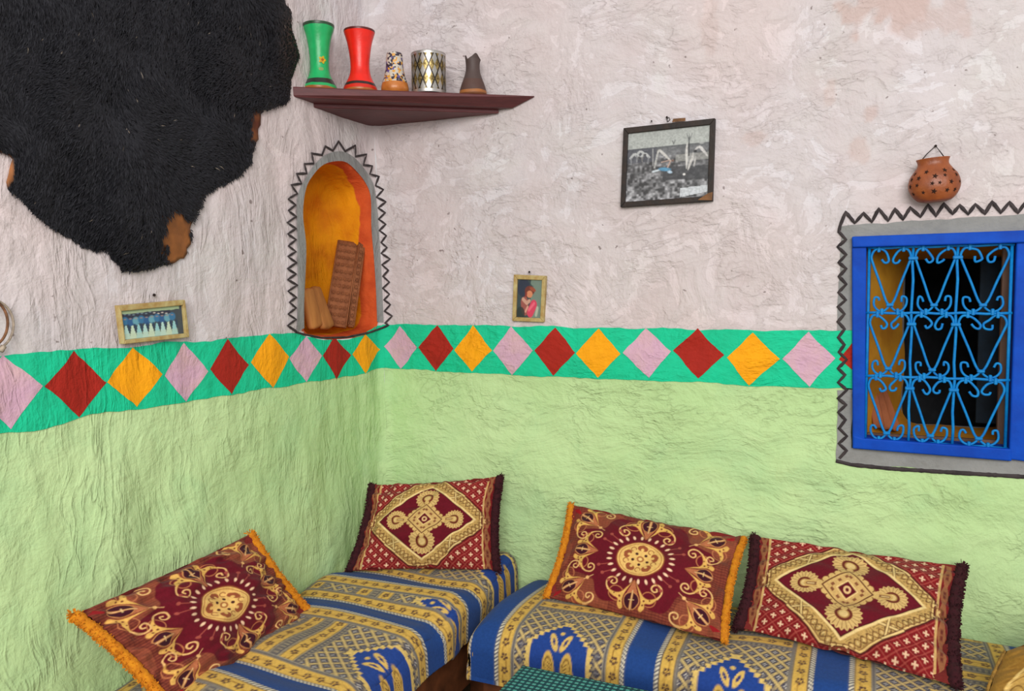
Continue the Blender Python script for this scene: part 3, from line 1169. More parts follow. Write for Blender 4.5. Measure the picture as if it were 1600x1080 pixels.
def pattern_sunburst(u, v):
    """brown hatched ground, maroon star field, cream-gold flower disc, eight gold palmettes with scrolls"""
    p = Paint(u, v, (134, 64, 46), 0.010)
    g = 0.030
    p.put(np.abs(((v / g) % 1) - 0.5) * g - 0.006, (88, 30, 30), 0.7)
    p.put(np.abs(((u / (g * 1.3)) % 1) - 0.5) * g - 0.003, (88, 30, 30), 0.5)
    nz = np.sin(u * 5 + 1) * np.sin(v * 6 + 2)
    p.put(-nz * 0.3 + 0.08, (168, 92, 62), 0.35)
    th = np.arctan2(v / 0.72, u)
    R = np.hypot(u / 0.86, v / 0.62)
    p.put((R - (0.95 + 0.11 * np.cos(8 * th + math.pi))) * 0.5, MAROON)
    C_G, C_P, C_D, C_R = (226, 176, 92), (188, 112, 74), (64, 18, 34), (156, 20, 30)

    def motif(ax, ay, ang, s, diag):
        c, sn = math.cos(ang), math.sin(ang)

        def T(pts):
            return [(ax + s * (a * c - b * sn), ay + s * (a * sn + b * c)) for a, b in pts]
        p.poly(T([(-0.17, 0), (-0.05, 0.045), (0.05, 0.085), (0.13, 0.03), (0.24, 0), (0.13, -0.03), (0.05, -0.085), (-0.05, -0.045)]), C_P)
        for q in (1, -1):
            # fine oval loops behind the leaf
            p.line(T(arc(0.06, 0.22 * q, 0.10, -30, 330, 20)), 0.012, (190, 116, 74))
            # gold wing and crescent that thins into a spiral
            G = [(-0.16, 0.004 * q), (-0.04, 0.065 * q), (0.05, 0.105 * q), (0.14, 0.125 * q), (0.22, 0.105 * q), (0.245, 0.15 * q), (0.19, 0.19 * q),
                 (0.13, 0.185 * q), (0.115, 0.25 * q), (0.06, 0.32 * q), (-0.03, 0.365 * q), (0.03, 0.30 * q), (0.055, 0.22 * q), (0.03, 0.15 * q), (-0.05, 0.085 * q)]
            p.poly(T(interp_curve(G + G[:1], 60)), C_G)
            p.line(T(interp_curve(G + G[:1], 60)), 0.007, (150, 80, 50))
            S_ = [(0.03, 0.335 * q), (-0.04, 0.37 * q), (-0.12, 0.365 * q), (-0.165, 0.315 * q), (-0.15, 0.255 * q), (-0.095, 0.235 * q), (-0.06, 0.27 * q), (-0.075, 0.31 * q), (-0.11, 0.30 * q)]
            p.line(T(interp_curve(S_, 30)), 0.017 * s + 0.003, (234, 184, 118))
            p.disc(*T([(0.09, 0.165 * q)])[0], 0.014 * s, (110, 50, 36))
            p.disc(*T([(0.15, 0.155 * q)])[0], 0.012 * s, (110, 50, 36))
            p.disc(*T([(0.07, 0.24 * q)])[0], 0.010 * s, (110, 50, 36))
            # dark teardrop
            L = [(0.0, 0.008 * q), (0.04, 0.075 * q), (0.12, 0.105 * q), (0.20, 0.075 * q), (0.235, 0.02 * q), (0.14, 0.012 * q)]
            p.poly(T(interp_curve(L + L[:1], 30)), C_D)
            p.line(T(interp_curve(L + L[:1], 30)), 0.009, (206, 140, 84))
        p.line(T([(-0.02, 0), (0.24, 0)]), 0.010 * s, (236, 200, 140))
        p.line(T([(0.11, -0.035), (0.11, 0.035)]), 0.010 * s, (236, 200, 140))
        if diag:
            p.poly(T([(0.27, 0.03), (0.42, 0.05), (0.36, -0.04), (0.26, 0.0)]), C_R)
            p.line(T([(-0.30, 0), (-0.14, 0)]), 0.010 * s, (232, 180, 120))
            p.disc(*T([(-0.2, 0)])[0], 0.026 * s, (236, 182, 116))

    for k in range(4):
        dx, dy = (1, 0, -1, 0)[k], (0, 1, 0, -1)[k]
        motif(dx * 0.64, dy * 0.44, k * math.pi / 2, 0.78 if dx else 0.86, False)
    for sx in (1, -1):
        for sy in (1, -1):
            motif(0.70 * sx, 0.46 * sy, math.atan2(0.6 * sy, 0.85 * sx), 0.80, True)
    # seeds and sprigs
    for k in range(26):
        a = 2 * math.pi * k / 26
        x, y = 0.365 * math.cos(a), 0.315 * math.sin(a)
        p.disc(x, y, 0.030, (248, 206, 168), 1.0, 0.015, math.atan2(y, x))
    for sx in (1, -1):
        for sy in (1, -1):
            for da in (-0.25, 0, 0.25):
                a = math.atan2(sy * 0.8, sx) + da
                p.line([(0.38 * math.cos(a), 0.34 * math.sin(a)), (0.50 * math.cos(a), 0.43 * math.sin(a))], 0.010, (166, 78, 66))
                p.disc(0.51 * math.cos(a), 0.44 * math.sin(a), 0.020, (166, 78, 66))
    # flower disc
    p.disc(0, 0, 0.285, (142, 66, 40), 1, 0.245)
    p.disc(0, 0, 0.270, (238, 192, 112), 1, 0.232)
    p.put((np.abs(np.hypot(u / 0.285, v / 0.248) - 0.86) - 0.02) * 0.25, (176, 106, 56), 0.8)
    for k in range(5):
        a = 2 * math.pi * k / 5 + 0.3
        x, y = 0.145 * math.cos(a), 0.130 * math.sin(a)
        for j in range(3):
            b = a + (j - 1) * 0.9
            p.disc(x + 0.030 * math.cos(b), y + 0.030 * math.sin(b), 0.036, (158, 84, 52))
        p.disc(x, y, 0.018, (238, 192, 112))
        b = a + math.pi / 5
        p.line(arc(0.17 * math.cos(b), 0.15 * math.sin(b), 0.03, 0, 260, 10), 0.010, (150, 80, 48))
        p.disc(0.088 * math.cos(b), 0.078 * math.sin(b), 0.018, (70, 26, 30))
    p.disc(0, 0, 0.042, (176, 110, 62))
    p.disc(0, 0, 0.022, (244, 206, 130))
    return p.c


def pattern_gold(u, v):
    p = Paint(u, v, (146, 108, 44), 0.012)
    R = np.hypot(u / 0.92, v / 0.66)
    p.put((np.abs(R - 0.86) - 0.13) * 0.6, (190, 152, 80))
    p.put((np.abs(R - 0.97) - 0.02) * 0.6, (224, 190, 116))
    p.put((np.abs(R - 0.74) - 0.02) * 0.6, (224, 190, 116))
    T = np.arctan2(v, u)
    w = np.sin(T * 18 + np.sin(R * 30) * 1.5)
    p.put(np.maximum((np.abs(R - 0.86) - 0.10) * 0.6, (np.abs(w) - 0.3) * 0.05), (112, 76, 26), 0.8)
    p.put((np.abs(R - 0.40 - 0.06 * np.cos(6 * T)) - 0.05) * 0.6, (214, 178, 104))
    return p.c


def cushion(name, corners, thick, pattern, mat, label, group, fringe_mat, fringe_r, seed, nu=300, nv=210, back=(120, 40, 36), bow=(0.05, 0.05), sag=0.0):
    """corners: TL, TR, BR, BL seen from the front"""
    TL, TR, BRc, BL = [np.array(c) for c in corners]
    root = empty(name, tuple((BL + BRc) / 2))
    tag(root, label, 'cushion', group)
    nrm = np.cross(TR - TL, BL - TL)
    nrm = nrm / np.linalg.norm(nrm)
    if nrm @ (np.array(CAM) - TL) < 0:
        nrm = -nrm
    wr = sines(seed, 12, 0.25, 1.2, 1.0)

    def surf(u, v, side):
        a = u * (1 - bow[1] * (1 - v * v) * u * u)
        b = v * (1 - bow[0] * (1 - u * u) * v * v)
        s, t = (a + 1) / 2, (1 - b) / 2
        P = ((1 - s) * (1 - t))[..., None] * TL + (s * (1 - t))[..., None] * TR + (s * t)[..., None] * BRc + ((1 - s) * t)[..., None] * BL
        pr = (np.maximum(1 - u ** 2, 0) ** 0.55) * (np.maximum(1 - v ** 2, 0) ** 0.55)
        h = thick * pr * (1 + 0.12 * wr(u, v)) + 0.006 * wr(u * 2.2 + 2, v * 2.2) * np.maximum(np.abs(u), np.abs(v)) ** 2
        P = P + nrm * (h * side)[..., None]
        P[..., 2] -= sag * (1 - u * u) * np.maximum(v, 0)
        return P

    u, v = np.meshgrid(np.linspace(-1, 1, nu), np.linspace(-1, 1, nv), indexing='ij')
    Pf = surf(u, v, 1.0)
    cols = pattern(u, v * 0.70)
    flip = float(np.dot(np.cross(Pf[1, 0] - Pf[0, 0], Pf[0, 1] - Pf[0, 0]), nrm)) < 0
    front = mk('front_panel', Pf.reshape(-1, 3), grid_faces(nu, nv, flip=flip), mat, root, cols=cols.reshape(-1, 3))
    ub, vb = np.meshgrid(np.linspace(-1, 1, 40), np.linspace(-1, 1, 30), indexing='ij')
    Pb = surf(ub, vb, -0.8)
    mk('back_panel', Pb.reshape(-1, 3), grid_faces(40, 30, flip=not flip), mat, root, cols=np.tile(lin(back), (1200, 1)))
    # fringe along both short sides
    for sgn in (-1, 1):
        vv = np.linspace(-1.02, 1.02, 60)
        E = surf(np.full(60, sgn * 1.0), np.clip(vv, -1, 1), 0.0)
        E += np.outer(np.clip(np.abs(vv) - 1, 0, 1) * np.sign(vv), (TL - BL) * 0.5)
        out = (TR - TL) * sgn
        out = out / np.linalg.norm(out)
        E = E + out * fringe_r * 0.75
        rad = [fringe_r * (0.85 + 0.3 * random.random()) * (0.55 if i in (0, 59) else 1) for i in range(60)]
        tv, tf = tube_vf([tuple(e) for e in E], rad, 10)
        # yarn tufts
        r = np.random.default_rng(seed + 40 + sgn)
        nb_ = 1500
        k = r.integers(0, 59, nb_)
        f_ = r.random(nb_)
        c0 = E[k] * (1 - f_)[:, None] + E[np.minimum(k + 1, 59)] * f_[:, None]
        d = r.normal(size=(nb_, 3)) + out * 0.9
        d /= np.linalg.norm(d, axis=1)[:, None]
        side = np.cross(d, r.normal(size=(nb_, 3)))
        side /= np.linalg.norm(side, axis=1)[:, None]
        ln = fringe_r * r.uniform(1.0, 1.45, nb_)
        wv = fringe_r * 0.16
        a = c0 + d * (fringe_r * 0.6) + side * wv
        b = c0 + d * (fringe_r * 0.6) - side * wv
        c = c0 + d * ln[:, None] - side * wv * 0.7
        e = c0 + d * ln[:, None] + side * wv * 0.7
        bv = np.stack([a, b, c, e], 1).reshape(-1, 3)
        bf = np.arange(nb_ * 4).reshape(-1, 4)
        V, Fc = join_vf([(tv, tf), (bv.tolist(), bf.tolist())])
        mk('fringe', V, Fc, fringe_mat, root)
    return root


# ------------------------------------------------------------------ benches
M_WOOD = simple('brown_bench_wood', (132, 76, 44), 0.6, 0.25, 10, 0.3, stretch=(1, 1, 1))


def bench_pattern(a, b, bands, bw):
    """a: metres along the bench, b: metres from the wall (over the edge it keeps counting)"""
    BLUE, YEL, GRY, NAVY = (32, 68, 132), (216, 174, 84), (148, 132, 104), (34, 40, 78)
    p = Paint(a, b, GRY, 0.0035)
    edges = sorted(bands)
    # tile coordinate: t metres to the nearest band edge, L tile length
    full = np.array([edges[0] - 0.5] + edges + [edges[-1] + 0.5, edges[-1] + 1.0])
    idx = np.clip(np.searchsorted(full, a) - 1, 0, len(full) - 2)
    lo, hi = full[idx] + bw / 2, full[idx + 1] - bw / 2
    L = hi - lo
    t = np.minimum(a - lo, hi - a)
    ca = (a - (lo + hi) / 2)
    # lattice field
    k = 0.040
    for s in (1, -1):
        q = (ca + s * (b - 0.3) * 0.9) / k
        d = np.abs(q - np.round(q)) * k
        p.put(d - 0.0048, (206, 178, 116))
        p.put(np.abs(d - 0.0085) - 0.0012, NAVY, 0.8)
    A = np.floor((ca + (b - 0.3) * 0.9) / k) + 0.5
    B = np.floor((ca - (b - 0.3) * 0.9) / k) + 0.5
    cu, cv = (A + B) * k / 2, (A - B) * k / 2 / 0.9 + 0.3
    rr = np.hypot(ca - cu, b - cv)
    an = np.arctan2(b - cv, ca - cu)
    p.put(rr - 0.0105, NAVY, 0.75)
    p.put(rr - 0.0058 * (0.7 + 0.4 * np.cos(4 * an)), (222, 214, 200), 0.85)
    p.put(rr - 0.0025, NAVY)

    def floral(d, c, w, along):
        p.put(np.abs(d - c) - w / 2, YEL)
        vine = 0.006 * np.sin(along * 75)
        p.put(np.abs(d - c - vine) - 0.0016, (150, 108, 46), 0.9)
        cell = 0.0838
        q = np.round(along / (cell / 2)) * (cell / 2)
        r0 = np.hypot(along - q, d - c)
        th = np.arctan2(d - c, along - q)
        p.put(np.maximum(np.abs(r0 - 0.0075) - 0.0027 - 0.002 * np.cos(5 * th), np.abs(d - c) - w / 2), (70, 40, 50), 0.95)
        p.put(np.abs(np.abs(d - c) - w / 2) - 0.0012, (70, 56, 60), 0.8)

    def rope(d, c, w, along):
        p.put(np.abs(d - c) - w / 2, (60, 62, 84))
        q = (along + (d - c) * 0.8) / 0.012
        p.put(np.maximum(np.abs(q - np.round(q)) * 0.012 - 0.0034, np.abs(d - c) - w * 0.40), (224, 214, 190))

    # stepped medallion on the room side of every tile
    half = np.clip(L * 0.24, 0.045, 0.088)
    sb_ = np.floor((b - 0.440) / 0.014) * 0.014
    dm = np.maximum((np.abs(ca) - half * np.clip(sb_ / 0.085, 0.0, 1.0)) * 0.8, 0.440 - b)
    dm = np.maximum(dm, b - 0.72)
    wav = 0.003 * np.sin((b + np.abs(ca)) * 300)
    p.put(dm - 0.022, (120, 112, 104), 0.7)
    p.put(dm - 0.016 - wav, NAVY)
    p.put(dm - 0.012 - wav, (224, 190, 110))
    p.put(dm, (34, 66, 140))
    for s in (1, -1):
        bx, by = ca * s, b - 0.590
        e = np.hypot((bx - 0.028 - 0.12 * np.abs(by) ** 1.2) / 0.020, (by - 0.02) / 0.060)
        p.put((e - 1) * 0.03, (214, 172, 84))
        p.put((np.abs(e - 0.72) - 0.05) * 0.03, (110, 78, 40))
        p.put(np.maximum((e - 0.6) * 0.03, np.abs(np.sin(by * 300 + bx * 200)) * 0.01 - 0.003), (120, 84, 44))
        e2 = np.hypot((bx - 0.016 + 0.4 * (by + 0.06)) / 0.011, (by + 0.066) / 0.026)
        p.put((e2 - 1) * 0.02, (222, 184, 100))
        p.put((e2 - 0.40) * 0.02, (60, 60, 110))
    p.put(np.hypot(ca, b - 0.495) - 0.007, (222, 184, 100))
    # strips that run along the bench
    for c, w in ((0.243, 0.042), (0.325, 0.042), (0.060, 0.034)):
        floral(b, c, w, a)
    for c, w in ((0.284, 0.036), (0.358, 0.022), (0.210, 0.020), (0.032, 0.02), (0.088, 0.02)):
        p.put(np.abs(b - c) - w / 2, (150, 138, 116))
        p.put(np.abs(np.abs(b - c) - w * 0.28) - 0.0013, NAVY, 0.8)
        q = a / 0.014
        p.put(np.maximum(np.abs(q - np.round(q)) * 0.014 - 0.003, np.abs(b - c) - w * 0.22), NAVY, 0.7)
    # frame strips beside the bands
    for s_ in (0,):
        p.put(t - 0.066, (156, 146, 126))
        p.put(np.abs(t - 0.061) - 0.0018, NAVY, 0.9)
        floral(t, 0.034, 0.040, b)
        rope(t, 0.0065, 0.013, b)
    # blue bands
    db = np.full(a.shape, 1e9)
    for e in edges:
        db = np.minimum(db, np.abs(a - e) - bw / 2)
    p.put(db, BLUE)
    return p.c


def over_edge(s, edge, r):
    """arc length s past a rounded edge -> (horizontal, drop)"""
    f0 = edge - r
    x = np.where(s < f0, s, np.where(s < f0 + r * math.pi / 2, f0 + r * np.sin(np.clip((s - f0) / r, 0, math.pi / 2)), edge))
    dr = np.where(s < f0, 0, np.where(s < f0 + r * math.pi / 2, r * (1 - np.cos(np.clip((s - f0) / r, 0, math.pi / 2))), r + s - f0 - r * math.pi / 2))
    return x, dr


ZL, ZR = 0.485, 0.462
# --- left bench (along the left wall)
LW, LLEN = 0.575, 2.5
wb = empty('wooden_bench', (0.29, -1.25, 0))
tag(wb, 'low brown wooden bench along the left wall, under its mattress', 'bench', 'low wooden wall benches')
part_box('seat_board', 0.035, LW - 0.01, -LLEN, -0.07, 0.325, 0.355, M_WOOD, wb)
part_box('front_board', LW - 0.05, LW - 0.02, -LLEN, -0.08, 0.16, 0.325, M_WOOD, wb)
for yy in (-0.13, -1.25, -2.42):
    for xx in (0.08, LW - 0.09):
        part_box('leg', xx - 0.03, xx + 0.03, yy - 0.03, yy + 0.03, 0.0, 0.325 if xx < 0.3 else 0.325, M_WOOD, wb)

na, nb2 = 560, 190
A, B = np.meshgrid(np.linspace(0.045, LLEN, na), np.linspace(0.0, LW + 0.125, nb2), indexing='ij')
X, drop = over_edge(B, LW, 0.055)
und = sines(31, 14, 0.25, 0.9, 0.0065)
sagL = 0.012 * np.sin(np.clip(B / LW, 0, 1) * math.pi)
# the stuffing humps up between the pulled-in blue bands
bandsL = [0.415, 0.675, 1.15, 1.65, 2.15]
hump = np.zeros_like(A)
for e in bandsL:
    hump -= 0.014 * np.exp(-((A - e + 0.045) / 0.05) ** 2)
    hump += 0.010 * np.exp(-((A - e - 0.055) / 0.07) ** 2)
Zc = ZL + sagL + und(A, B) + hump - drop
Zc -= 0.10 * np.clip((A - (LLEN - 0.06)) / 0.06, 0, 1) ** 2
wall_gap = 0.020
back_drop = 0.05 * np.exp(-B / 0.02)
xw = np.maximum(X + 0.02, 0.02) + und(A * 1.3 + 4, B) * (drop > 0.02) * 0.8
Zc = np.maximum(Zc - back_drop, 0.358)
# lifted, bunched cloth at the far room-side corner
lift = 0.030 * np.exp(-((A - 0.10) / 0.10) ** 2 - ((B - LW) / 0.10) ** 2)
V = np.stack([xw, -A, Zc + lift], -1).reshape(-1, 3)
colsL = bench_pattern(A, B * 0.98, bandsL, 0.088)
mL = mk('bench_mattress', V, grid_faces(na, nb2, flip=True), M_CLOTH, cols=colsL.reshape(-1, 3))
tag(mL, 'mattress in blue and gold patterned cover along the left wall', 'mattress', 'patterned bench mattresses')
sol = mL.modifiers.new('thickness', 'SOLIDIFY')
sol.thickness = 0.012
sol.offset = -1

# --- right bench (along the back wall)
RX0, RD_, RLEN = 0.655, 0.55, 2.3
wb2 = empty('wooden_bench', (1.6, -0.28, 0))
tag(wb2, 'low brown wooden bench along the window wall, behind the table', 'bench', 'low wooden wall benches')
part_box('seat_board', RX0 + 0.02, RX0 + RLEN, -RD_ + 0.02, -0.035, 0.275, 0.305, M_WOOD, wb2)
part_box('front_board', RX0 + 0.03, RX0 + RLEN, -RD_ + 0.03, -RD_ + 0.06, 0.13, 0.275, M_WOOD, wb2)
for xx in (RX0 + 0.07, RX0 + 1.2, RX0 + RLEN - 0.06):
    for yy in (-RD_ + 0.10, -0.09):
        part_box('leg', xx - 0.03, xx + 0.03, yy - 0.03, yy + 0.03, 0, 0.275, M_WOOD, wb2)
na, nb2 = 600, 200
OV = 0.14
A, B = np.meshgrid(np.linspace(-OV, RLEN, na), np.linspace(0.0, RD_ + 0.13, nb2), indexing='ij')
Yb, dropB = over_edge(B, RD_, 0.07)
Xa, dropA = over_edge(-A, 0.0, 0.06)
Xa = -Xa
drop = np.maximum(dropA, dropB) + 0.25 * np.minimum(dropA, dropB)
und = sines(47, 14, 0.25, 0.9, 0.006)
top = ZR + 0.014 * np.sin(np.clip(B / RD_, 0, 1) * math.pi) + und(A, B) * np.clip(1 - drop / 0.1, 0.3, 1)
Zc = np.maximum(top - drop - 0.05 * np.exp(-B / 0.02), 0.31)
out_n = np.clip(drop / 0.1, 0, 1)
V = np.stack([RX0 + Xa - 0.010 * out_n * (dropA > 0.03) * np.sin(B * 18), -np.maximum(Yb, 0.0) - 0.025, Zc], -1).reshape(-1, 3)
bandsR = [0.055, 0.545, 1.045, 1.545, 2.045]
colsR = bench_pattern(A, B, bandsR, 0.085)
mR = mk('bench_mattress', V, grid_faces(na, nb2, flip=True), M_CLOTH, cols=colsR.reshape(-1, 3))
tag(mR, 'mattress in blue and gold patterned cover along the window wall', 'mattress', 'patterned bench mattresses')
sol = mR.modifiers.new('thickness', 'SOLIDIFY')
sol.thickness = 0.012
sol.offset = -1

# ------------------------------------------------------------------ cushions
M_FR_O = simple('orange_yarn', (216, 140, 26), 0.95, 0.2, 80, 0.3, c2=(190, 112, 20))
M_FR_M = simple('maroon_yarn', (62, 18, 26), 0.95, 0.2, 80, 0.3, c2=(46, 14, 20))
cushion('cushion', [at_x(122, 958, 0.10), at_x(388, 836, 0.055), at_z(480, 960, 0.495), at_z(272, 1106, 0.50)], 0.055, pattern_sunburst, M_CLOTH,
        'maroon and gold cushion with orange fringe leaning on the left wall', 'sunburst cushions with orange fringe', M_FR_O, 0.014, 3, bow=(0.03, 0.05))
cushion('cushion', [at_t(586, 758, 3.03), at_t(777, 745, 2.94), at_t(772, 892, 2.84), at_t(550, 892, 2.86)], 0.06, pattern_medallion, M_CLOTH,
        'red cushion with dark fringe propped in the corner of the room', 'gold diamond cushions with dark fringe', M_FR_M, 0.014, 5, bow=(0.05, 0.06))
cushion('cushion', [at_y(896, 790, -0.055), at_y(1158, 840, -0.05), at_z(1126, 1001, 0.49), at_z(858, 934, 0.485)], 0.055, pattern_sunburst, M_CLOTH,
        'maroon and gold cushion with orange fringe beside the dark-fringed one below the window', 'sunburst cushions with orange fringe', M_FR_O, 0.012, 9, bow=(0.03, 0.05))
cushion('cushion', [at_y(1186, 840, -0.06), at_y(1496, 884, -0.055), at_z(1484, 1070, 0.485), at_z(1160, 983, 0.49)], 0.06, pattern_medallion, M_CLOTH,
        'large red cushion with dark fringe below the window', 'gold diamond cushions with dark fringe', M_FR_M, 0.016, 14, bow=(0.05, 0.05))
M_FR_G = simple('gold_yarn', (170, 128, 56), 0.9, 0.2, 60, 0.3)
gc = cushion('cushion', [at_t(1572, 1018, 2.02), at_t(1850, 940, 2.02), at_t(1870, 1180, 1.92), at_t(1545, 1150, 1.94)], 0.085, pattern_gold, M_CLOTH,
             'olive gold brocade cushion cut off by the right edge', None, M_FR_G, 0.004, 21, 200, 150, back=(120, 88, 34), bow=(-0.10, -0.10))
for r_, n_ in ((0, 0),):
    pass

# ------------------------------------------------------------------ table with checked cloth
def check_material():
    t = NT('teal_check_cloth', 0.75, 0.3)
    v = t.coords((1, 1, 1))
    sep = t.n('ShaderNodeSeparateXYZ')
    t.l(v, sep.inputs[0])

    def stripe(s):
        fr = t.math('FRACT', t.math('MULTIPLY', s, 62.0))
        return t.math('LESS_THAN', fr, 0.42)
    a, b = stripe(sep.outputs[0]), stripe(sep.outputs[1])
    c1 = t.mix(a, rgba((40, 122, 120)), rgba((18, 76, 82)))
    c2 = t.mix(b, c1, rgba((12, 52, 62)))
    both = t.math('MULTIPLY', t.math('SUBTRACT', 1.0, a), t.math('SUBTRACT', 1.0, b))
    c3 = t.mix(both, c2, rgba((76, 150, 140)))
    n = t.noise(v, 700, 2)
    return t.done(c3, t.bump(n, 0.2, 0.002))


M_CHECK = check_material()
TZ = 0.50
tc_ = at_z(815, 1036, TZ)
trp = at_z(1005, 1074, TZ)
d1 = (trp - tc_).normalized()
d2 = Vector((d1.y, -d1.x, 0))
tb = empty('low_table', (tc_.x + d1.x * 0.5 + d2.x * 0.3, tc_.y + d1.y * 0.5 + d2.y * 0.3, 0))
tb.rotation_euler = (0, 0, math.atan2(d1.y, d1.x))
bpy.context.view_layer.update()
tag(tb, 'low table under a teal checked cloth in front of the benches', 'table')


def tpart(name, vv, ff, mat, smooth=False):
    me_o = mk(name, vv, ff, mat, None, smooth)
    me_o.parent = tb
    return me_o


bevel(tpart('table_top', *box_vf(-0.49, 0.49, -0.29, 0.29, TZ - 0.03, TZ - 0.004), M_WOOD), 0.003)
for sx in (-1, 1):
    for sy in (-1, 1):
        bevel(tpart('leg', *box_vf(sx * 0.44 - 0.025, sx * 0.44 + 0.025, sy * 0.24 - 0.025, sy * 0.24 + 0.025, 0, TZ - 0.03), M_WOOD), 0.003)
# cloth: grid with drooping sides
n1, n2 = 90, 70
A, B = np.meshgrid(np.linspace(-0.60, 0.60, n1), np.linspace(-0.40, 0.40, n2), indexing='ij')
xa, da = over_edge(np.abs(A), 0.498, 0.012)
yb, db = over_edge(np.abs(B), 0.298, 0.012)
dr = np.maximum(da, db)
fold = 0.008 * np.sin(A * 40) * (db > 0.02) + 0
V = np.stack([np.sign(A) * (xa + 0.006 * np.sin(B * 45) * (da > 0.02)), np.sign(B) * yb + np.sign(B) * fold, TZ - dr], -1).reshape(-1, 3)
cl = mk('tablecloth', V, grid_faces(n1, n2), M_CHECK, None)
cl.matrix_world = Matrix.Translation(tb.location) @ Matrix.Rotation(math.atan2(d1.y, d1.x), 4, 'Z')
tag(cl, 'teal and dark green checked cloth spread over the low table', 'tablecloth')

# ------------------------------------------------------------------ black hide
HIDE = [(-190, -120), (60, -130), (300, -110), (430, -60), (446, 0), (454, 16), (456, 45), (464, 69), (468, 86), (462, 110), (455, 122), (453, 161), (430, 169), (408, 176),
        (407, 191), (401, 224), (395, 240), (391, 257), (371, 279), (346, 289), (318, 306), (314, 326), (300, 346), (297, 383), (291, 403),
        (265, 413), (228, 422), (212, 427), (190, 421), (178, 408), (167, 393), (130, 387), (94, 363), (61, 342), (37, 314), (12, 297), (10, 281), (16, 262),
        (20, 245), (0, 236), (-60, 215), (-120, 150), (-200, 60)]
hp = resample(HIDE, 260, True)
hp = hp + np.random.default_rng(3).normal(0, 1.2, hp.shape)
hc = np.array([170.0, 130.0])
NR = 46
hn = sines(61, 16, 30, 220, 1.0)
rads = np.linspace(0, 1, NR) ** 0.8
HP = hc + (hp - hc)[None, :, :] * rads[:, None, None]
hV, hC = [], []


def hide_height(px, py, r):
    edge = np.clip(1 - r ** 6, 0, 1)
    return 0.008 + 0.022 * edge + 0.006 * hn(px, py) * np.clip(edge + 0.35, 0, 1)


def bare(px, py):
    """where the tan skin shows through the fur"""
    w_ = 4 * np.sin(px * 0.31 + py * 0.11) + 4 * np.sin(py * 0.23 - px * 0.13)
    a = np.maximum(1 - np.hypot((px - 277 + w_ - (py - 372) * 0.10) / (25 + 0.10 * (py - 372)), (py - 370) / 50) ** 3, 0)
    b = np.maximum(1 - np.hypot((px - 2) / 22, (py - 266) / 32) ** 3, 0)
    c = np.maximum(1 - np.hypot((px - 402) / 10, (py - 200) / 26) ** 3, 0)
    return np.clip(np.maximum(np.maximum(a, b), c) * 2, 0, 1)


for i in range(NR):
    px, py = HP[i, :, 0], HP[i, :, 1]
    h = hide_height(px, py, rads[i])
    for x_, y_, h_ in zip(px, py, h):
        p_ = at_x(x_, y_)
        p_ = at_x(x_, y_, float(disp_left(p_.y, p_.z)) + h_)
        hV.append((float(disp_left(p_.y, p_.z)) + h_, p_.y, p_.z))
    k = bare(px, py)[:, None]
    redd = np.clip(1 - np.hypot(px - 402, py - 195) / 30, 0, 1)[:, None]
    tan = lin((156, 96, 48)) * (1 - redd) + lin((92, 40, 26)) * redd
    hC.append(lin((21, 21, 25)) * (1 - k) + tan * k)
hC = np.vstack(hC)
Fc = []
NHP = len(hp)
for i in range(NR - 1):
    for k in range(NHP):
        k2 = (k + 1) % NHP
        Fc.append((i * NHP + k, i * NHP + k2, (i + 1) * NHP + k2, (i + 1) * NHP + k))
M_SKIN = vc_material('hide_skin', 0.6, 200, 0.4, 0.3, 0.5)
hide_root = empty('animal_hide', tuple(at_x(212, 424)))
tag(hide_root, 'black furry animal hide with tan bare edge hung on the left wall', 'hide')
sk = mk('skin', hV, Fc, M_SKIN, hide_root, cols=hC)
sol = sk.modifiers.new('thickness', 'SOLIDIFY')
sol.thickness = 0.007
sol.offset = -1
# fur
M_FUR = vc_material('black_fur', 0.75, 100, 0.0, 0.25, 0.0)
r = np.random.default_rng(77)
NF = 70000
cx = r.uniform(-200, 470, NF * 2)
cy = r.uniform(-130, 430, NF * 2)
ok = inside_poly(cx, cy, hp)
cx, cy = cx[ok][:NF], cy[ok][:NF]
bk = bare(cx, cy)
ok = r.random(len(cx)) > bk * 1.15
cx, cy = cx[ok], cy[ok]
# radial fraction for the height of the skin
ang_p = np.arctan2(hp[:, 1] - hc[1], hp[:, 0] - hc[0])
oo = np.argsort(ang_p)
rad_p = np.hypot(hp[:, 0] - hc[0], hp[:, 1] - hc[1])[oo]
an = np.arctan2(cy - hc[1], cx - hc[0])
rf = np.hypot(cx - hc[0], cy - hc[1]) / np.interp(an, ang_p[oo], rad_p)
hh = hide_height(cx, cy, np.clip(rf, 0, 1))
# wall coordinates in bulk
D = np.array(_f)[None] + np.array(_r)[None] * ((cx - W / 2) / F)[:, None] + np.array(_u)[None] * ((H / 2 - cy) / F)[:, None]
tt = (0 - CAM.x) / D[:, 0]
Pw = np.array(CAM)[None] + D * tt[:, None]
tt = (disp_left(Pw[:, 1], Pw[:, 2]) + hh - CAM.x) / D[:, 0]
Pw = np.array(CAM)[None] + D * tt[:, None]
root_p = np.stack([disp_left(Pw[:, 1], Pw[:, 2]) + hh + 0.003, Pw[:, 1], Pw[:, 2]], 1)
flow = sines(91, 8, 0.2, 0.7, 0.7)
fa = flow(Pw[:, 1], Pw[:, 2]) + r.normal(0, 0.3, len(cx)) - math.pi / 2
n_ = len(cx)
ln = r.uniform(0.012, 0.026, n_) * np.clip((1.02 - rf) * 9, 0.45, 1)
lift_ = r.uniform(0.12, 0.34, n_)
dv = np.stack([lift_, np.cos(fa), np.sin(fa)], 1)
dv /= np.linalg.norm(dv, axis=1)[:, None]
sv = np.stack([0.3 * r.normal(size=n_), -np.sin(fa), np.cos(fa)], 1)
wd = 0.0016
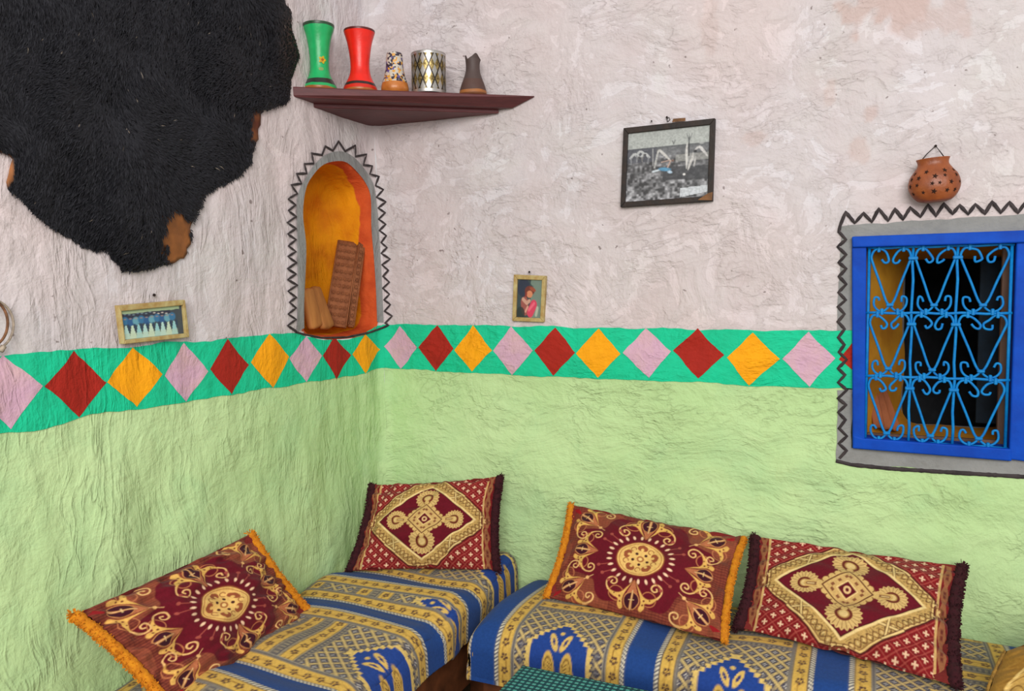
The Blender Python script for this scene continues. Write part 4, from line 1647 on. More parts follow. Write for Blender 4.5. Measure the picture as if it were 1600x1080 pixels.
m0 = root_p + dv * (ln * 0.55)[:, None]
tip = root_p + dv * ln[:, None] - np.array([0.35, 0, 0.15])[None] * (ln * 0.35)[:, None]
FV = np.stack([root_p - sv * wd, root_p + sv * wd, m0 + sv * wd * 0.8, m0 - sv * wd * 0.8, tip], 1).reshape(-1, 3)
bi = np.arange(n_) * 5
FF = np.concatenate([np.stack([bi, bi + 1, bi + 2, bi + 3], 1).tolist(), ]).tolist()
FT = np.stack([bi + 3, bi + 2, bi + 4], 1).tolist()
br_ = np.exp(-((cx - 455) / 16) ** 2 - ((cy - 60) / 55) ** 2)
base_c = lin((32, 32, 37))[None] * r.uniform(0.8, 1.25, n_)[:, None]
base_c = base_c * (1 - 0.6 * br_[:, None]) + lin((84, 60, 46))[None] * (0.6 * br_ * r.random(n_))[:, None]
sp = r.random(n_) < 0.0014
base_c[sp] = lin((112, 102, 92))
fur = mk('fur', FV, FF + FT, M_FUR, hide_root, smooth=False, cols=np.repeat(base_c, 5, 0))
tag(fur, 'short black fur', kind='stuff')

# ------------------------------------------------------------------ corner shelf
M_SHELF = simple('dark_red_wood', (98, 44, 46), 0.55, 0.2, 12, 0.25, spec=0.4, stretch=(1, 1, 6), c2=(80, 34, 36))
LEAN = -0.036
sa = at_x(452, 140, LEAN)
sb = at_y(836, 150)
zs = at_x(455, 152, LEAN).z * 0.5 + at_y(835, 156).z * 0.5 - 0.012
ST = 0.034
shelf = empty('corner_shelf', (0.15, -0.12, zs))
tag(shelf, 'dark red wooden corner shelf holding the vases', 'shelf')
tri = [(sa.x, sa.y - 0.015), (sb.x + 0.01, -0.0), (LEAN - 0.01, 0.01)]
tri_b = [tri[0], (sb.x - 0.085, 0.0), tri[2]]
vv, ff = hexa([(x, y, zs) for x, y in tri_b], [(x, y, zs + ST) for x, y in tri])
bevel(mk('shelf_board', vv, ff, M_SHELF, shelf, smooth=False), 0.004)
fr = Vector((sb.x - sa.x, sb.y - sa.y)).normalized()
fn_ = Vector((-fr.y, fr.x))
tri2 = [(sa.x + fr.x * 0.09 + fn_.x * 0.03 - 0.05, sa.y + fr.y * 0.09 + fn_.y * 0.03), (sb.x - 0.13, 0.0), (LEAN, 0.0)]
tri2 = [(LEAN + 0.005, sa.y + 0.10), (sb.x - 0.14, -0.004), (LEAN, 0.005)]
vv, ff = hexa([(x, y, zs - 0.014) for x, y in tri2], [(x, y, zs + 0.001) for x, y in tri2])
bevel(mk('support_board', vv, ff, M_SHELF, shelf, smooth=False), 0.003)


# ------------------------------------------------------------------ vases
def shelf_spot(px, back):
    """point on the shelf's top behind its front edge, in the direction of image column px"""
    d = ray(px, 130)
    a = Vector((sa.x, sa.y)) + fn_ * back
    # solve CAM + t d = a + s fr
    det = d.x * (-fr.y) - (-fr.x) * d.y
    bx_, by_ = a.x - CAM.x, a.y - CAM.y
    t = (bx_ * (-fr.y) - (-fr.x) * by_) / det
    return Vector((CAM.x + d.x * t, CAM.y + d.y * t, zs + ST)), t


def glaze(name, stops, rough=0.35, noise=0.15):
    """colour by height: stops of (z0..1, colour)"""
    t = NT(name, rough, 0.5)
    at = t.n('ShaderNodeAttribute', attribute_name='hh')
    nd = t.n('ShaderNodeValToRGB')
    nd.color_ramp.interpolation = 'CONSTANT'
    el = nd.color_ramp.elements
    el[0].position, el[0].color = stops[0][0], rgba(stops[0][1])
    el[1].position, el[1].color = stops[1][0], rgba(stops[1][1])
    for z, c in stops[2:]:
        e = el.new(z)
        e.color = rgba(c)
    v = t.coords()
    wob = t.math('ADD', at.outputs['Fac'], t.math('MULTIPLY', t.math('SUBTRACT', t.noise(v, 14, 2), 0.5), 0.05))
    t.l(wob, nd.inputs[0])
    n = t.noise(v, 30, 4)
    col = t.mix(t.math('MULTIPLY', t.ramp(n, 0.4, 0.7), noise * 2), nd.outputs[0], (0.45, 0.4, 0.4, 1), 'MULTIPLY')
    return t.done(col, t.bump(t.noise(v, 60, 3), 0.25, 0.003))


def vase(px, back, prof_px, ybot, mat, label, wall_px=3, name='vase', seg=48, notch=0):
    """prof_px: (radius px, y px) from the bottom up"""
    loc, t = shelf_spot(px, back)
    k = t / F
    out = [(r_ * k, (ybot - y_) * k) for r_, y_ in prof_px]
    c = interp_curve(out, 40)
    inn = [(max(a - wall_px * k, 0.002), b) for a, b in c[::-1]][:26]
    prof_ = [(0.001, 0.0)] + [tuple(q) for q in c] + inn + [(0.001, inn[-1][1])]
    vv, ff = lathe_vf(prof_, seg)
    Ht = max(q[1] for q in prof_)
    if notch:
        nv_ = []
        for (x, y, z) in vv:
            a = math.atan2(y, x)
            if z > Ht * 0.80:
                z = z - notch * (0.5 + 0.5 * math.sin(3 * a + 0.6)) * (z / Ht - 0.80) / 0.2 + 0.4 * notch * math.sin(7 * a) * (z / Ht - 0.8)
            nv_.append((x, y, z))
        vv = nv_
    V = [(x + loc.x, y + loc.y, z + loc.z + 0.0005) for x, y, z in vv]
    root = empty(name, tuple(loc))
    tag(root, label, 'vase' if name == 'vase' else name.replace('_', ' '))
    o = mk('body', V, ff, mat, root, attrs={'hh': [z / Ht for x, y, z in vv]})
    return root, loc, k


gm = glaze('green_glaze', [(0.0, (160, 92, 40)), (0.06, (34, 168, 92)), (0.105, (40, 44, 38)), (0.18, (26, 172, 96)), (0.955, (40, 70, 46))])
vr, loc, k = vase(500, 0.075, [(25, 132), (26.5, 128), (25, 122), (21, 115), (16, 104), (14.4, 90), (15.5, 70), (18.5, 50), (22.5, 37), (24, 31), (24, 29)], 133, gm,
                  'tall green painted flared vase at the left end of the shelf')
# yellow flower on the green vase
M_YF = simple('yellow_flower_paint', (232, 190, 40), 0.5, 0.2, 60, 0.1)
M_OF = simple('orange_flower_paint', (206, 96, 30), 0.5, 0.2, 60, 0.1)
dirc = Vector((CAM.x - loc.x, CAM.y - loc.y, 0)).normalized()
side_ = Vector((-dirc.y, dirc.x, 0))


def on_vase(ax, z, r_):
    return loc + dirc * (r_ * math.cos(ax)) + side_ * (r_ * math.sin(ax)) + Vector((0, 0, z))


def dab(name, ax, z, r_, size, mat, petals=5):
    c0 = on_vase(ax, z, r_ + 0.0006)
    nn = (dirc * math.cos(ax) + side_ * math.sin(ax))
    tt_ = Vector((-nn.y, nn.x, 0))
    V_ = [c0 + nn * 0.001]
    n = petals * 6
    for i in range(n):
        a = 2 * math.pi * i / n
        q = size * (0.82 + 0.18 * math.cos(petals * a))
        dx_ = q * math.cos(a)
        c1 = on_vase(ax + dx_ / r_, z + q * math.sin(a), r_ + 0.0006)
        V_.append(c1)
    o_ = mk(name, V_, [(0, 1 + i, 1 + (i + 1) % n) for i in range(n)], mat, vr)
    o_.parent = vr.children[0]
    o_.matrix_parent_inverse = Matrix.Identity(4)
    return o_


dab('painted_flower', 0.30, 48 * k, 15.2 * k, 0.014, M_YF)
dab('flower_centre', 0.30, 48 * k, 15.9 * k, 0.005, M_OF, 4)
dab('painted_leaf', 0.15, 34 * k, 15.4 * k, 0.009, simple('pale_green_paint', (150, 190, 110), 0.5), 2)
dab('painted_leaf', -0.1, 26 * k, 15.8 * k, 0.008, simple('pale_green_paint', (150, 190, 110), 0.5), 2)
rm = glaze('red_glaze', [(0.0, (176, 100, 44)), (0.055, (212, 42, 22)), (0.115, (52, 34, 32)), (0.165, (236, 34, 16)), (0.965, (90, 22, 18))])
vr, loc, k = vase(563, 0.075, [(26, 134), (27, 131), (25, 124), (20, 115), (16, 105), (14.6, 92), (16, 76), (18.5, 60), (22, 47), (24, 41), (24, 38.5)], 136, rm,
                  'bright red flared vase beside the green one on the shelf')


def speckle_material():
    t = NT('mosaic_glaze', 0.35, 0.5)
    at = t.n('ShaderNodeAttribute', attribute_name='hh')
    v = t.coords()
    vo = t.n('ShaderNodeTexVoronoi')
    vo.inputs['Scale'].default_value = 130
    t.l(v, vo.inputs['Vector'])
    sep = t.n('ShaderNodeSeparateColor')
    t.l(vo.outputs['Color'], sep.inputs[0])
    c = t.mix(t.math('LESS_THAN', sep.outputs[0], 0.38), rgba((196, 186, 172)), rgba((52, 44, 60)))
    c = t.mix(t.math('LESS_THAN', sep.outputs[1], 0.22), c, rgba((212, 150, 60)))
    c = t.mix(t.math('LESS_THAN', sep.outputs[2], 0.12), c, rgba((96, 80, 140)))
    b = t.mix(t.ramp(t.noise(v, 20, 3), 0.4, 0.6), rgba((176, 100, 40)), rgba((196, 120, 54)))
    f = t.math('GREATER_THAN', at.outputs['Fac'], 0.27)
    return t.done(t.mix(f, b, c), t.bump(t.noise(v, 90, 3), 0.3, 0.003))


vase(617, 0.055, [(19, 137), (21.5, 131), (20, 122), (17, 113), (14.5, 102), (13.2, 90), (12.6, 80), (12, 76)], 138.5, speckle_material(),
     'small vase with black and white mosaic neck and orange base')


def cup_material():
    t = NT('etched_silver', 0.32, 0.5)
    t.b.inputs['Metallic'].default_value = 0.75
    at = t.n('ShaderNodeAttribute', attribute_name='hh')
    an_ = t.n('ShaderNodeAttribute', attribute_name='ang')
    x = t.math('MULTIPLY', an_.outputs['Fac'], 9.0)
    z = t.math('MULTIPLY', at.outputs['Fac'], 1.5)
    a = t.math('FRACT', t.math('ADD', x, z))
    b = t.math('FRACT', t.math('SUBTRACT', x, z))
    la = t.math('LESS_THAN', t.math('ABSOLUTE', t.math('SUBTRACT', a, 0.5)), 0.06)
    lb = t.math('LESS_THAN', t.math('ABSOLUTE', t.math('SUBTRACT', b, 0.5)), 0.06)
    ln_ = t.math('MAXIMUM', la, lb)
    v = t.coords()
    cell = t.math('MULTIPLY', t.math('GREATER_THAN', a, 0.5), t.math('GREATER_THAN', b, 0.5))
    cell2 = t.math('MULTIPLY', t.math('LESS_THAN', a, 0.5), t.math('LESS_THAN', b, 0.5))
    gold = t.mix(t.ramp(t.noise(v, 140, 2), 0.4, 0.6), rgba((168, 146, 92)), rgba((104, 88, 52)))
    c = t.mix(t.math('MAXIMUM', cell, cell2), rgba((176, 172, 166)), gold)
    zone = t.math('MULTIPLY', t.math('GREATER_THAN', at.outputs['Fac'], 0.10), t.math('LESS_THAN', at.outputs['Fac'], 0.93))
    c = t.mix(t.math('MULTIPLY', ln_, zone), c, rgba((66, 60, 54)))
    c = t.mix(zone, rgba((190, 186, 182)), c)
    return t.done(c, t.bump(ln_, 0.3, 0.002))


vr, loc, k = vase(670, 0.062, [(26, 138), (27.2, 137), (27, 120), (26.8, 100), (27, 80), (27.4, 77), (27, 75.6)], 140, cup_material(),
                  'silver cup with a gold lattice of diamonds on the shelf', 2, 'metal_cup', 64)
ob = [c for c in vr.children][0]
me = ob.data
a_ = me.attributes.new('ang', 'FLOAT', 'POINT')
vals = []
for vt in me.vertices:
    w_ = vt.co + (Vector(vr.location) if ob.matrix_parent_inverse == Matrix.Identity(4) else Vector((0, 0, 0)))
    vals.append((math.atan2(vt.co.y - loc.y, vt.co.x - loc.x) / (2 * math.pi)) % 1.0)
a_.data.foreach_set('value', vals)
dm_ = glaze('dark_clay', [(0.0, (120, 72, 40)), (0.06, (160, 100, 50)), (0.13, (84, 58, 50)), (0.40, (78, 62, 58)), (0.9, (70, 54, 50))], 0.6)
vase(739, 0.050, [(20, 143), (21.5, 139), (19, 128), (15, 117), (11.5, 106), (10.8, 97), (11.4, 88), (12.4, 80)], 144, dm_,
     'dark brown clay vase with a broken rim at the right of the shelf', 2.4, seg=48, notch=0.018)

# ------------------------------------------------------------------ things in the niche
M_PLANK = simple('pale_worn_wood', (190, 126, 64), 0.7, 0.25, 16, 0.3, stretch=(1, 1, 0.2), c2=(148, 92, 44))
M_CARVE = simple('carved_brown_wood', (150, 92, 56), 0.75, 0.3, 40, 0.5, c2=(124, 72, 42))
M_HOLLOW_SHADE = simple('hollow_shade_paint', (56, 30, 20), 0.85, 0.2, 40, 0.3)


def slab(name, c_bot, c_top, wdir, w0, w1, thick, mat, parent=None, nseg=18, r=0.3, curve=0.0):
    """board from c_bot to c_top (centres of the front face), rounded edges"""
    b, t = Vector(c_bot), Vector(c_top)
    ax = (t - b)
    L = ax.length
    ax.normalize()
    wd_ = Vector(wdir)
    wd_ = (wd_ - ax * wd_.dot(ax)).normalized()
    nn = ax.cross(wd_).normalized()
    if nn.dot(CAM - b) < 0:
        nn = -nn
    V, Fc = [], []
    ring = 12
    for i in range(nseg + 1):
        s = i / nseg
        w_ = w0 + (w1 - w0) * s
        endk = 1 - r * max(0, (abs(s - 0.5) * 2 - 0.86) / 0.14) ** 2
        c = b + ax * (L * s) + nn * (curve * math.sin(math.pi * s))
        for k_ in range(ring):
            a = 2 * math.pi * k_ / ring
            ca, sa_ = math.cos(a), math.sin(a)
            e = 0.35
            x = math.copysign(abs(ca) ** e, ca) * w_ / 2 * endk
            z = math.copysign(abs(sa_) ** e, sa_) * thick / 2 * endk
            V.append(c + wd_ * x + nn * (z - thick / 2))
    for i in range(nseg):
        for k_ in range(ring):
            a, b2 = i * ring + k_, i * ring + (k_ + 1) % ring
            Fc.append((a, b2, b2 + ring, a + ring))
    Fc.append(tuple(range(ring))[::-1])
    Fc.append(tuple(range(nseg * ring, (nseg + 1) * ring)))
    return mk(name, V, Fc, mat, parent), (b, ax, wd_, nn, L)


nz0 = floor_z + 0.010


def carved_board(label, pbl, ptl, pbr, ptr, xd, group):
    """corner pixels of the front face and depth inside the niche"""
    bl_, tl_ = at_x(*pbl, xd[0]), at_x(*ptl, xd[1])
    br2, tr_ = at_x(*pbr, xd[2]), at_x(*ptr, xd[3])
    cb, ct = (bl_ + br2) / 2, (tl_ + tr_) / 2
    w_ = ((br2 - bl_).length + (tr_ - tl_).length) / 2
    root = empty('carved_board', tuple(cb))
    tag(root, label, 'board', group)
    o, (b, ax, wd_, nn, L) = slab('board', cb, ct, tr_ - tl_, w_, w_, 0.016, M_CARVE, root, r=0.02)
    # carved grid of rosettes: flat dark discs painted as recess shade, raised ring and petals
    nr_, nc_ = max(4, int(L / 0.028)), 4 if w_ > 0.07 else 1
    hol, pet = [], []
    for i in range(nr_):
        for j in range(nc_):
            c = b + ax * (L * (i + 0.5) / nr_) + wd_ * (w_ * 0.80 * ((j + 0.5) / nc_ - 0.5)) + nn * 0.0006
            R = min(L / nr_, w_ * 0.8 / nc_) * 0.46
            ring_ = [c + (ax * math.sin(2 * math.pi * q / 14) + wd_ * math.cos(2 * math.pi * q / 14)) * R for q in range(14)]
            hol.append(([c] + ring_, [(0, 1 + q, 1 + (q + 1) % 14) for q in range(14)]))
            pet.append(tube_vf([p_ + nn * 0.0006 for p_ in ring_], 0.0016, 5, True))
            for q in range(6):
                a = math.pi * q / 3
                dq = ax * math.sin(a) + wd_ * math.cos(a)
                pet.append(tube_vf([c + nn * 0.0008, c + dq * R * 0.5 + nn * 0.002, c + dq * R * 0.95 + nn * 0.0008], [0.001, 0.0026, 0.001], 5))
    tag(mk('hollow_shade_discs', *join_vf(hol), M_HOLLOW_SHADE, o, smooth=False), kind='stuff').matrix_parent_inverse = Matrix.Identity(4)
    tag(mk('carved_relief', *join_vf(pet), M_CARVE, o), kind='stuff').matrix_parent_inverse = Matrix.Identity(4)
    for s in (-1, 1):
        e0 = b + wd_ * (s * w_ * 0.46) + nn * 0.001
        mk('border_moulding', *tube_vf([e0 + ax * 0.004, e0 + ax * (L - 0.004)], 0.0035, 6), M_CARVE, o).matrix_parent_inverse = Matrix.Identity(4)
    return root


carved_board('wide carved brown board of pierced rosettes leaning in the niche', (508, 507), (527, 377), (540, 511), (562, 377), (-0.075, -0.125, -0.03, -0.058), 'carved boards in the niche')
carved_board('narrow carved brown board at the right edge of the niche', (543, 511), (562, 379), (553, 510), (570, 378), (-0.030, -0.050, -0.018, -0.036), 'carved boards in the niche')
# worn wooden shoe-last shaped pieces
o, _ = slab('worn_wood_piece', at_x(499, 513, -0.03), at_x(482, 450, -0.05), (0, 1, -0.1), 0.075, 0.06, 0.028, M_PLANK, None, 24, 0.75)
tag(o, 'pale rounded wood piece at the far left inside the niche', 'wood piece', 'worn wood pieces in the niche')
o, _ = slab('worn_wood_piece', at_x(517, 513, -0.025), at_x(494, 446, -0.07), (0, 1, -0.2), 0.075, 0.06, 0.028, M_PLANK, None, 24, 0.75)
tag(o, 'pale rounded wood piece leaning next to the wide carved board in the niche', 'wood piece', 'worn wood pieces in the niche')

# boards on the window sill
M_RB = simple('reddish_boards', (168, 98, 58), 0.75, 0.25, 14, 0.3, stretch=(1, 1, 0.3), c2=(136, 74, 42))
for i, (a, b, wd_, lb) in enumerate((((1374, 668), (1360, 600), 0.045, 'reddish wooden board on the window sill, leftmost of three'),
                                     ((1388, 670), (1369, 602), 0.040, 'reddish wooden board on the window sill, middle of three'),
                                     ((1402, 672), (1378, 606), 0.036, 'reddish wooden board on the window sill, rightmost of three'))):
    yd = 0.10 + 0.014 * i
    o, _ = slab('wooden_board', at_y(*a, yd), at_y(*b, yd + 0.06), (1, 0, 0), wd_ * 0.75, wd_ * 0.7, 0.012, M_RB, None, 14, 0.25)
    tag(o, lb, 'board', 'boards on the window sill')


# ------------------------------------------------------------------ pictures
def picture(name, outer, inner, left, off, depth, mat, printfn, nu, nv, label, proud=0.0):
    fnw = (lambda a, b, d: at_x(a, b, d)) if left else (lambda a, b, d: at_y(a, b, -d))
    inw = Vector((-1, 0, 0)) if left else Vector((0, 1, 0))
    O = [fnw(a, b, off + depth) for a, b in outer]
    I = [fnw(a, b, off + depth) for a, b in inner]
    root = empty(name, tuple((O[2] + O[3]) / 2))
    tag(root, label, 'picture')
    for i in range(4):
        j = (i + 1) % 4
        front = [O[i], O[j], I[j], I[i]]
        backp = [p + inw * depth for p in front]
        vv, ff = hexa(backp, front)
        bevel(mk('frame_rail', vv, ff, mat, root, smooth=False), 0.002)
    bp = [p + inw * depth * 0.95 for p in O]
    vv, ff = hexa([p + inw * 0.002 for p in bp], bp)
    mk('backing', vv, ff, mat, root, smooth=False)
    u, v = np.meshgrid(np.linspace(0, 1, nu), np.linspace(0, 1, nv), indexing='ij')
    Ia = [np.array(p + inw * depth * 0.5) for p in I]
    P = ((1 - u) * (1 - v))[..., None] * Ia[0] + (u * (1 - v))[..., None] * Ia[1] + (u * v)[..., None] * Ia[2] + ((1 - u) * v)[..., None] * Ia[3]
    mk('print', P.reshape(-1, 3), grid_faces(nu, nv), M_PRINT, root, cols=printfn(u, v).reshape(-1, 3))
    return root


def vnoise(u, v, n, seed):
    r_ = np.random.default_rng(seed)
    g_ = r_.random((n + 2, n + 2))
    x, y = u * n, v * n
    i, j = np.floor(x).astype(int), np.floor(y).astype(int)
    fx, fy = x - i, y - j
    fx, fy = fx * fx * (3 - 2 * fx), fy * fy * (3 - 2 * fy)
    return g_[i, j] * (1 - fx) * (1 - fy) + g_[i + 1, j] * fx * (1 - fy) + g_[i, j + 1] * (1 - fx) * fy + g_[i + 1, j + 1] * fx * fy


def print_field(u, v):
    p = Paint(u, v, (150, 150, 152), 0.012)
    n = 0.55 * vnoise(u, v, 34, 1) + 0.45 * vnoise(u, v, 16, 2)
    g_ = 60 + 120 * np.clip((n - 0.25) * 1.7, 0, 1) * (0.55 + 0.6 * v)
    p.c[:] = lin(np.stack([g_, g_, g_ * 1.02], -1))
    p.put(0.0 - (0.235 - v), (166, 170, 166))
    p.put(np.maximum(np.abs(v - 0.245) - 0.012, -1), (92, 94, 96))
    p.put(np.maximum(np.abs(v - 0.31) - 0.055, 0.36 - u), (104, 106, 108), 0.7)
    p.put(np.maximum(np.abs(v - 0.42) - 0.05, 0.6 - u), (150, 150, 146), 0.7)
    p.put(np.maximum(np.abs(v - 0.60 - 0.05 * u) - 0.095, 0.45 - u), (62, 63, 66), 0.9)
    p.put(np.maximum(np.abs(v - 0.34) - 0.10, u - 0.36), (78, 80, 88), 0.8)
    for x, y, q in ((0.09, 0.33, 1), (0.22, 0.34, -1), (0.16, 0.30, 1)):
        p.line(interp_curve([(x - 0.05 * q, y + 0.03), (x, y - 0.025), (x + 0.05 * q, y + 0.02)], 8), 0.032, (176, 178, 178))
        p.line([(x - 0.045 * q, y + 0.03), (x - 0.04 * q, y + 0.12)], 0.016, (128, 130, 134))
        p.line([(x + 0.045 * q, y + 0.02), (x + 0.03 * q, y + 0.09)], 0.012, (120, 118, 116))
        p.disc(x + 0.06 * q, y + 0.03, 0.014, (64, 64, 68))
    # bending figure in the middle
    p.line(interp_curve([(0.37, 0.35), (0.395, 0.285), (0.44, 0.33), (0.50, 0.40), (0.545, 0.455)], 14), 0.034, (186, 184, 180), taper=True)
    p.line([(0.375, 0.34), (0.36, 0.43), (0.345, 0.53)], 0.022, (170, 170, 168))
    p.line([(0.315, 0.26), (0.325, 0.50)], 0.014, (146, 146, 146))
    p.line([(0.54, 0.45), (0.50, 0.56)], 0.018, (176, 152, 140))
    p.line([(0.53, 0.44), (0.43, 0.46)], 0.014, (176, 152, 140))
    p.disc(0.565, 0.45, 0.016, (120, 92, 80))
    p.line([(0.33, 0.585), (0.40, 0.57)], 0.026, (196, 206, 212))
    p.disc(0.47, 0.565, 0.075, (86, 140, 172), 1, 0.026, 0.15)
    p.disc(0.535, 0.61, 0.030, (172, 194, 212), 1, 0.020, 0.4)
    # standing figures at the right
    p.line(interp_curve([(0.735, 0.22), (0.728, 0.33), (0.735, 0.44), (0.735, 0.58)], 14), 0.030, (196, 194, 190), taper=True)
    p.line([(0.755, 0.14), (0.758, 0.40)], 0.014, (52, 52, 54))
    for a_ in (-0.03, 0, 0.035):
        p.line([(0.755, 0.20), (0.755 + a_, 0.09)], 0.007, (96, 98, 98))
    p.line(interp_curve([(0.81, 0.37), (0.80, 0.44), (0.775, 0.52), (0.755, 0.60)], 12), 0.034, (190, 188, 184), taper=True)
    p.line([(0.84, 0.43), (0.825, 0.55)], 0.020, (170, 168, 166))
    p.line(interp_curve([(0.83, 0.33), (0.88, 0.29), (0.93, 0.35), (0.98, 0.43)], 12), 0.036, (190, 188, 186), taper=True)
    p.disc(0.91, 0.235, 0.030, (166, 168, 166), 0.8, 0.018)
    p.disc(0.835, 0.345, 0.020, (40, 40, 42))
    p.line([(0.555, 0.17), (0.57, 0.215), (0.585, 0.165)], 0.010, (90, 92, 92))
    p.disc(0.71, 0.66, 0.016, (210, 208, 204))
    p.poly([(0.665, 0.855), (1.0, 0.835), (1.0, 0.93), (0.665, 0.985)], (190, 194, 198))
    p.c *= (0.8 + 0.4 * vnoise(u, v, 60, 8))[..., None]
    return p.c


def print_group(u, v):
    p = Paint(u, v, (66, 74, 80), 0.02)
    n = vnoise(u, v, 26, 5)
    p.put(v - 0.10 - 0.05 * n, (168, 190, 150))
    p.put(np.maximum(np.abs(v - 0.24) - 0.12, u - 0.80), (50, 52, 70))
    for i in range(12):
        x = 0.05 + i * 0.066
        p.disc(x + 0.02, 0.13 + 0.10 * (i > 6) * (i - 6) / 5 + 0.02 * ((i * 7) % 3), 0.020, (206, 196, 186) if i > 6 else (120, 140, 150))
    for i in range(10):
        x = 0.06 + i * 0.085
        p.disc(x, 0.36 + 0.03 * ((i * 5) % 3), 0.055, ((58, 116, 156), (48, 92, 140), (104, 160, 176))[i % 3], 1, 0.14)
        p.disc(x, 0.30, 0.022, (170, 140, 120), 0.7)
    for i in range(9):
        x = 0.06 + i * 0.098
        p.poly([(x - 0.055, 1.0), (x - 0.012, 0.52 + 0.03 * (i % 2)), (x + 0.015, 0.52), (x + 0.06, 1.0)], ((178, 214, 206), (196, 216, 190), (150, 200, 200))[i % 3])
        p.line([(x + 0.045, 0.5), (x + 0.05, 0.68)], 0.022, (36, 60, 92))
    p.put(np.maximum(np.abs(v - 0.90) - 0.10, u - 0.9), (190, 206, 176), 0.45)
    p.put(np.maximum(0.90 - u + 0.06 * (1 - v), -1), (70, 78, 84))
    return p.c


def print_portrait(u, v):
    p = Paint(u, v, (58, 72, 74), 0.02)
    n = vnoise(u, v, 12, 9)
    p.put((0.55 - u) * 0.5 + 0.1 * (n - 0.5), (122, 140, 126), 0.8)
    p.disc(0.25, 0.22, 0.25, (46, 52, 70), 0.9)
    p.disc(0.50, 0.29, 0.20, (110, 52, 42), 1, 0.13)
    p.disc(0.62, 0.25, 0.13, (150, 74, 52), 1, 0.05, 0.3)
    p.disc(0.50, 0.38, 0.12, (206, 132, 96), 1, 0.095)
    p.line([(0.36, 0.36), (0.34, 0.50)], 0.08, (134, 54, 44))
    p.line([(0.30, 0.60), (0.34, 0.80)], 0.30, (150, 84, 76))
    p.line([(0.24, 0.52), (0.40, 0.62), (0.50, 0.56)], 0.10, (196, 150, 130))
    p.line([(0.68, 0.66), (0.56, 0.86)], 0.27, (206, 64, 92))
    p.line([(0.70, 0.62), (0.50, 0.80)], 0.08, (226, 100, 120))
    p.line([(0.44, 0.72), (0.36, 0.84)], 0.07, (206, 150, 130))
    p.line([(0.80, 0.92), (0.84, 0.74)], 0.10, (170, 176, 156))
    p.disc(0.15, 0.9, 0.18, (44, 52, 50), 0.9)
    return p.c


M_BF = simple('black_worn_frame', (36, 34, 33), 0.6, 0.3, 30, 0.3, c2=(52, 40, 34))
M_GF = simple('gold_cream_frame', (190, 176, 122), 0.5, 0.2, 40, 0.2, c2=(166, 134, 78))
M_NAIL = simple('rusty_nail', (48, 36, 32), 0.6, 0.2, 50, 0.2, metal=0.4)
M_TAPE = simple('brown_tape', (136, 92, 54), 0.6, 0.2, 30, 0.2)

pic1 = picture('framed_photo', [(974, 200), (1117, 184.5), (1113, 314), (969, 324)], [(981, 208.5), (1109, 194.5), (1105, 306.5), (976.5, 315.5)],
               False, 0.006, 0.018, M_BF, print_field, 150, 120, 'black framed grey photo of people working in a field')
pic2 = picture('framed_photo', [(186.5, 477.5), (289.5, 468.5), (296.5, 527), (194, 538)], [(190.5, 486.5), (286.5, 477), (290.5, 521), (196.5, 531.5)],
               True, 0.006, 0.016, M_GF, print_group, 110, 60, 'gold framed colour photo of a group of people in pale robes')
pic3 = picture('framed_photo', [(802.5, 429), (852.3, 431), (849, 503.7), (800, 501.6)], [(808, 436.5), (846.5, 438), (843.7, 497.3), (805.8, 495.7)],
               False, 0.006, 0.016, M_GF, print_portrait, 60, 90, 'small gold framed picture of a figure in pink clothing')


def stick(name, pixs, r_, left, offs, mat, parent=None, seg=7):
    P = []
    for (a, b), of in zip(pixs, offs):
        P.append(at_x(a, b, of) if left else at_y(a, b, -of))
    return mk(name, *tube_vf(P, r_, seg), mat, parent)


# tape and hook on the black frame, nails
vv, ff = hexa([at_y(a, b, -0.012) for a, b in ((1050, 191), (1071, 189), (1071, 184), (1052, 185.5))], [at_y(a, b, -0.0255) for a, b in ((1050, 191), (1071, 189), (1071, 184), (1052, 185.5))])
mk('tape', vv, ff, M_TAPE, pic1, smooth=False)
vv, ff = hexa([at_y(a, b, -0.0245) for a, b in ((1090, 312.5), (1112.5, 313), (1113.5, 300), (1106, 302))], [at_y(a, b, -0.0258) for a, b in ((1090, 312.5), (1112.5, 313), (1113.5, 300), (1106, 302))])
mk('tape', vv, ff, M_TAPE, pic1, smooth=False)
stick('hook', [(1043, 191), (1042, 186), (1045, 183.5), (1047, 187), (1044, 190)], 0.0016, False, [0.02] * 5, M_NAIL, pic1)


def nail(px, py, left, label, r_=0.004):
    if left:
        o = stick('nail', [(px, py), (px, py), ], r_, True, [-0.01, 0.016], M_NAIL)
    else:
        o = stick('nail', [(px, py), (px, py), ], r_, False, [-0.01, 0.016], M_NAIL)
    tag(o, label, 'nail', 'nails in the walls')
    return o


nail(827, 425, False, 'dark nail above the small gold framed picture', 0.0038)
nail(241, 461, True, 'dark nail above the gold framed group photo', 0.0042)
nail(1042, 183, False, 'dark nail above the black framed photo', 0.0036)
nail(1018, 189, False, 'dark nail at the upper left of the black framed photo', 0.0026)
nail(1462, 228, False, 'dark nail that holds the hanging clay pot', 0.0038)

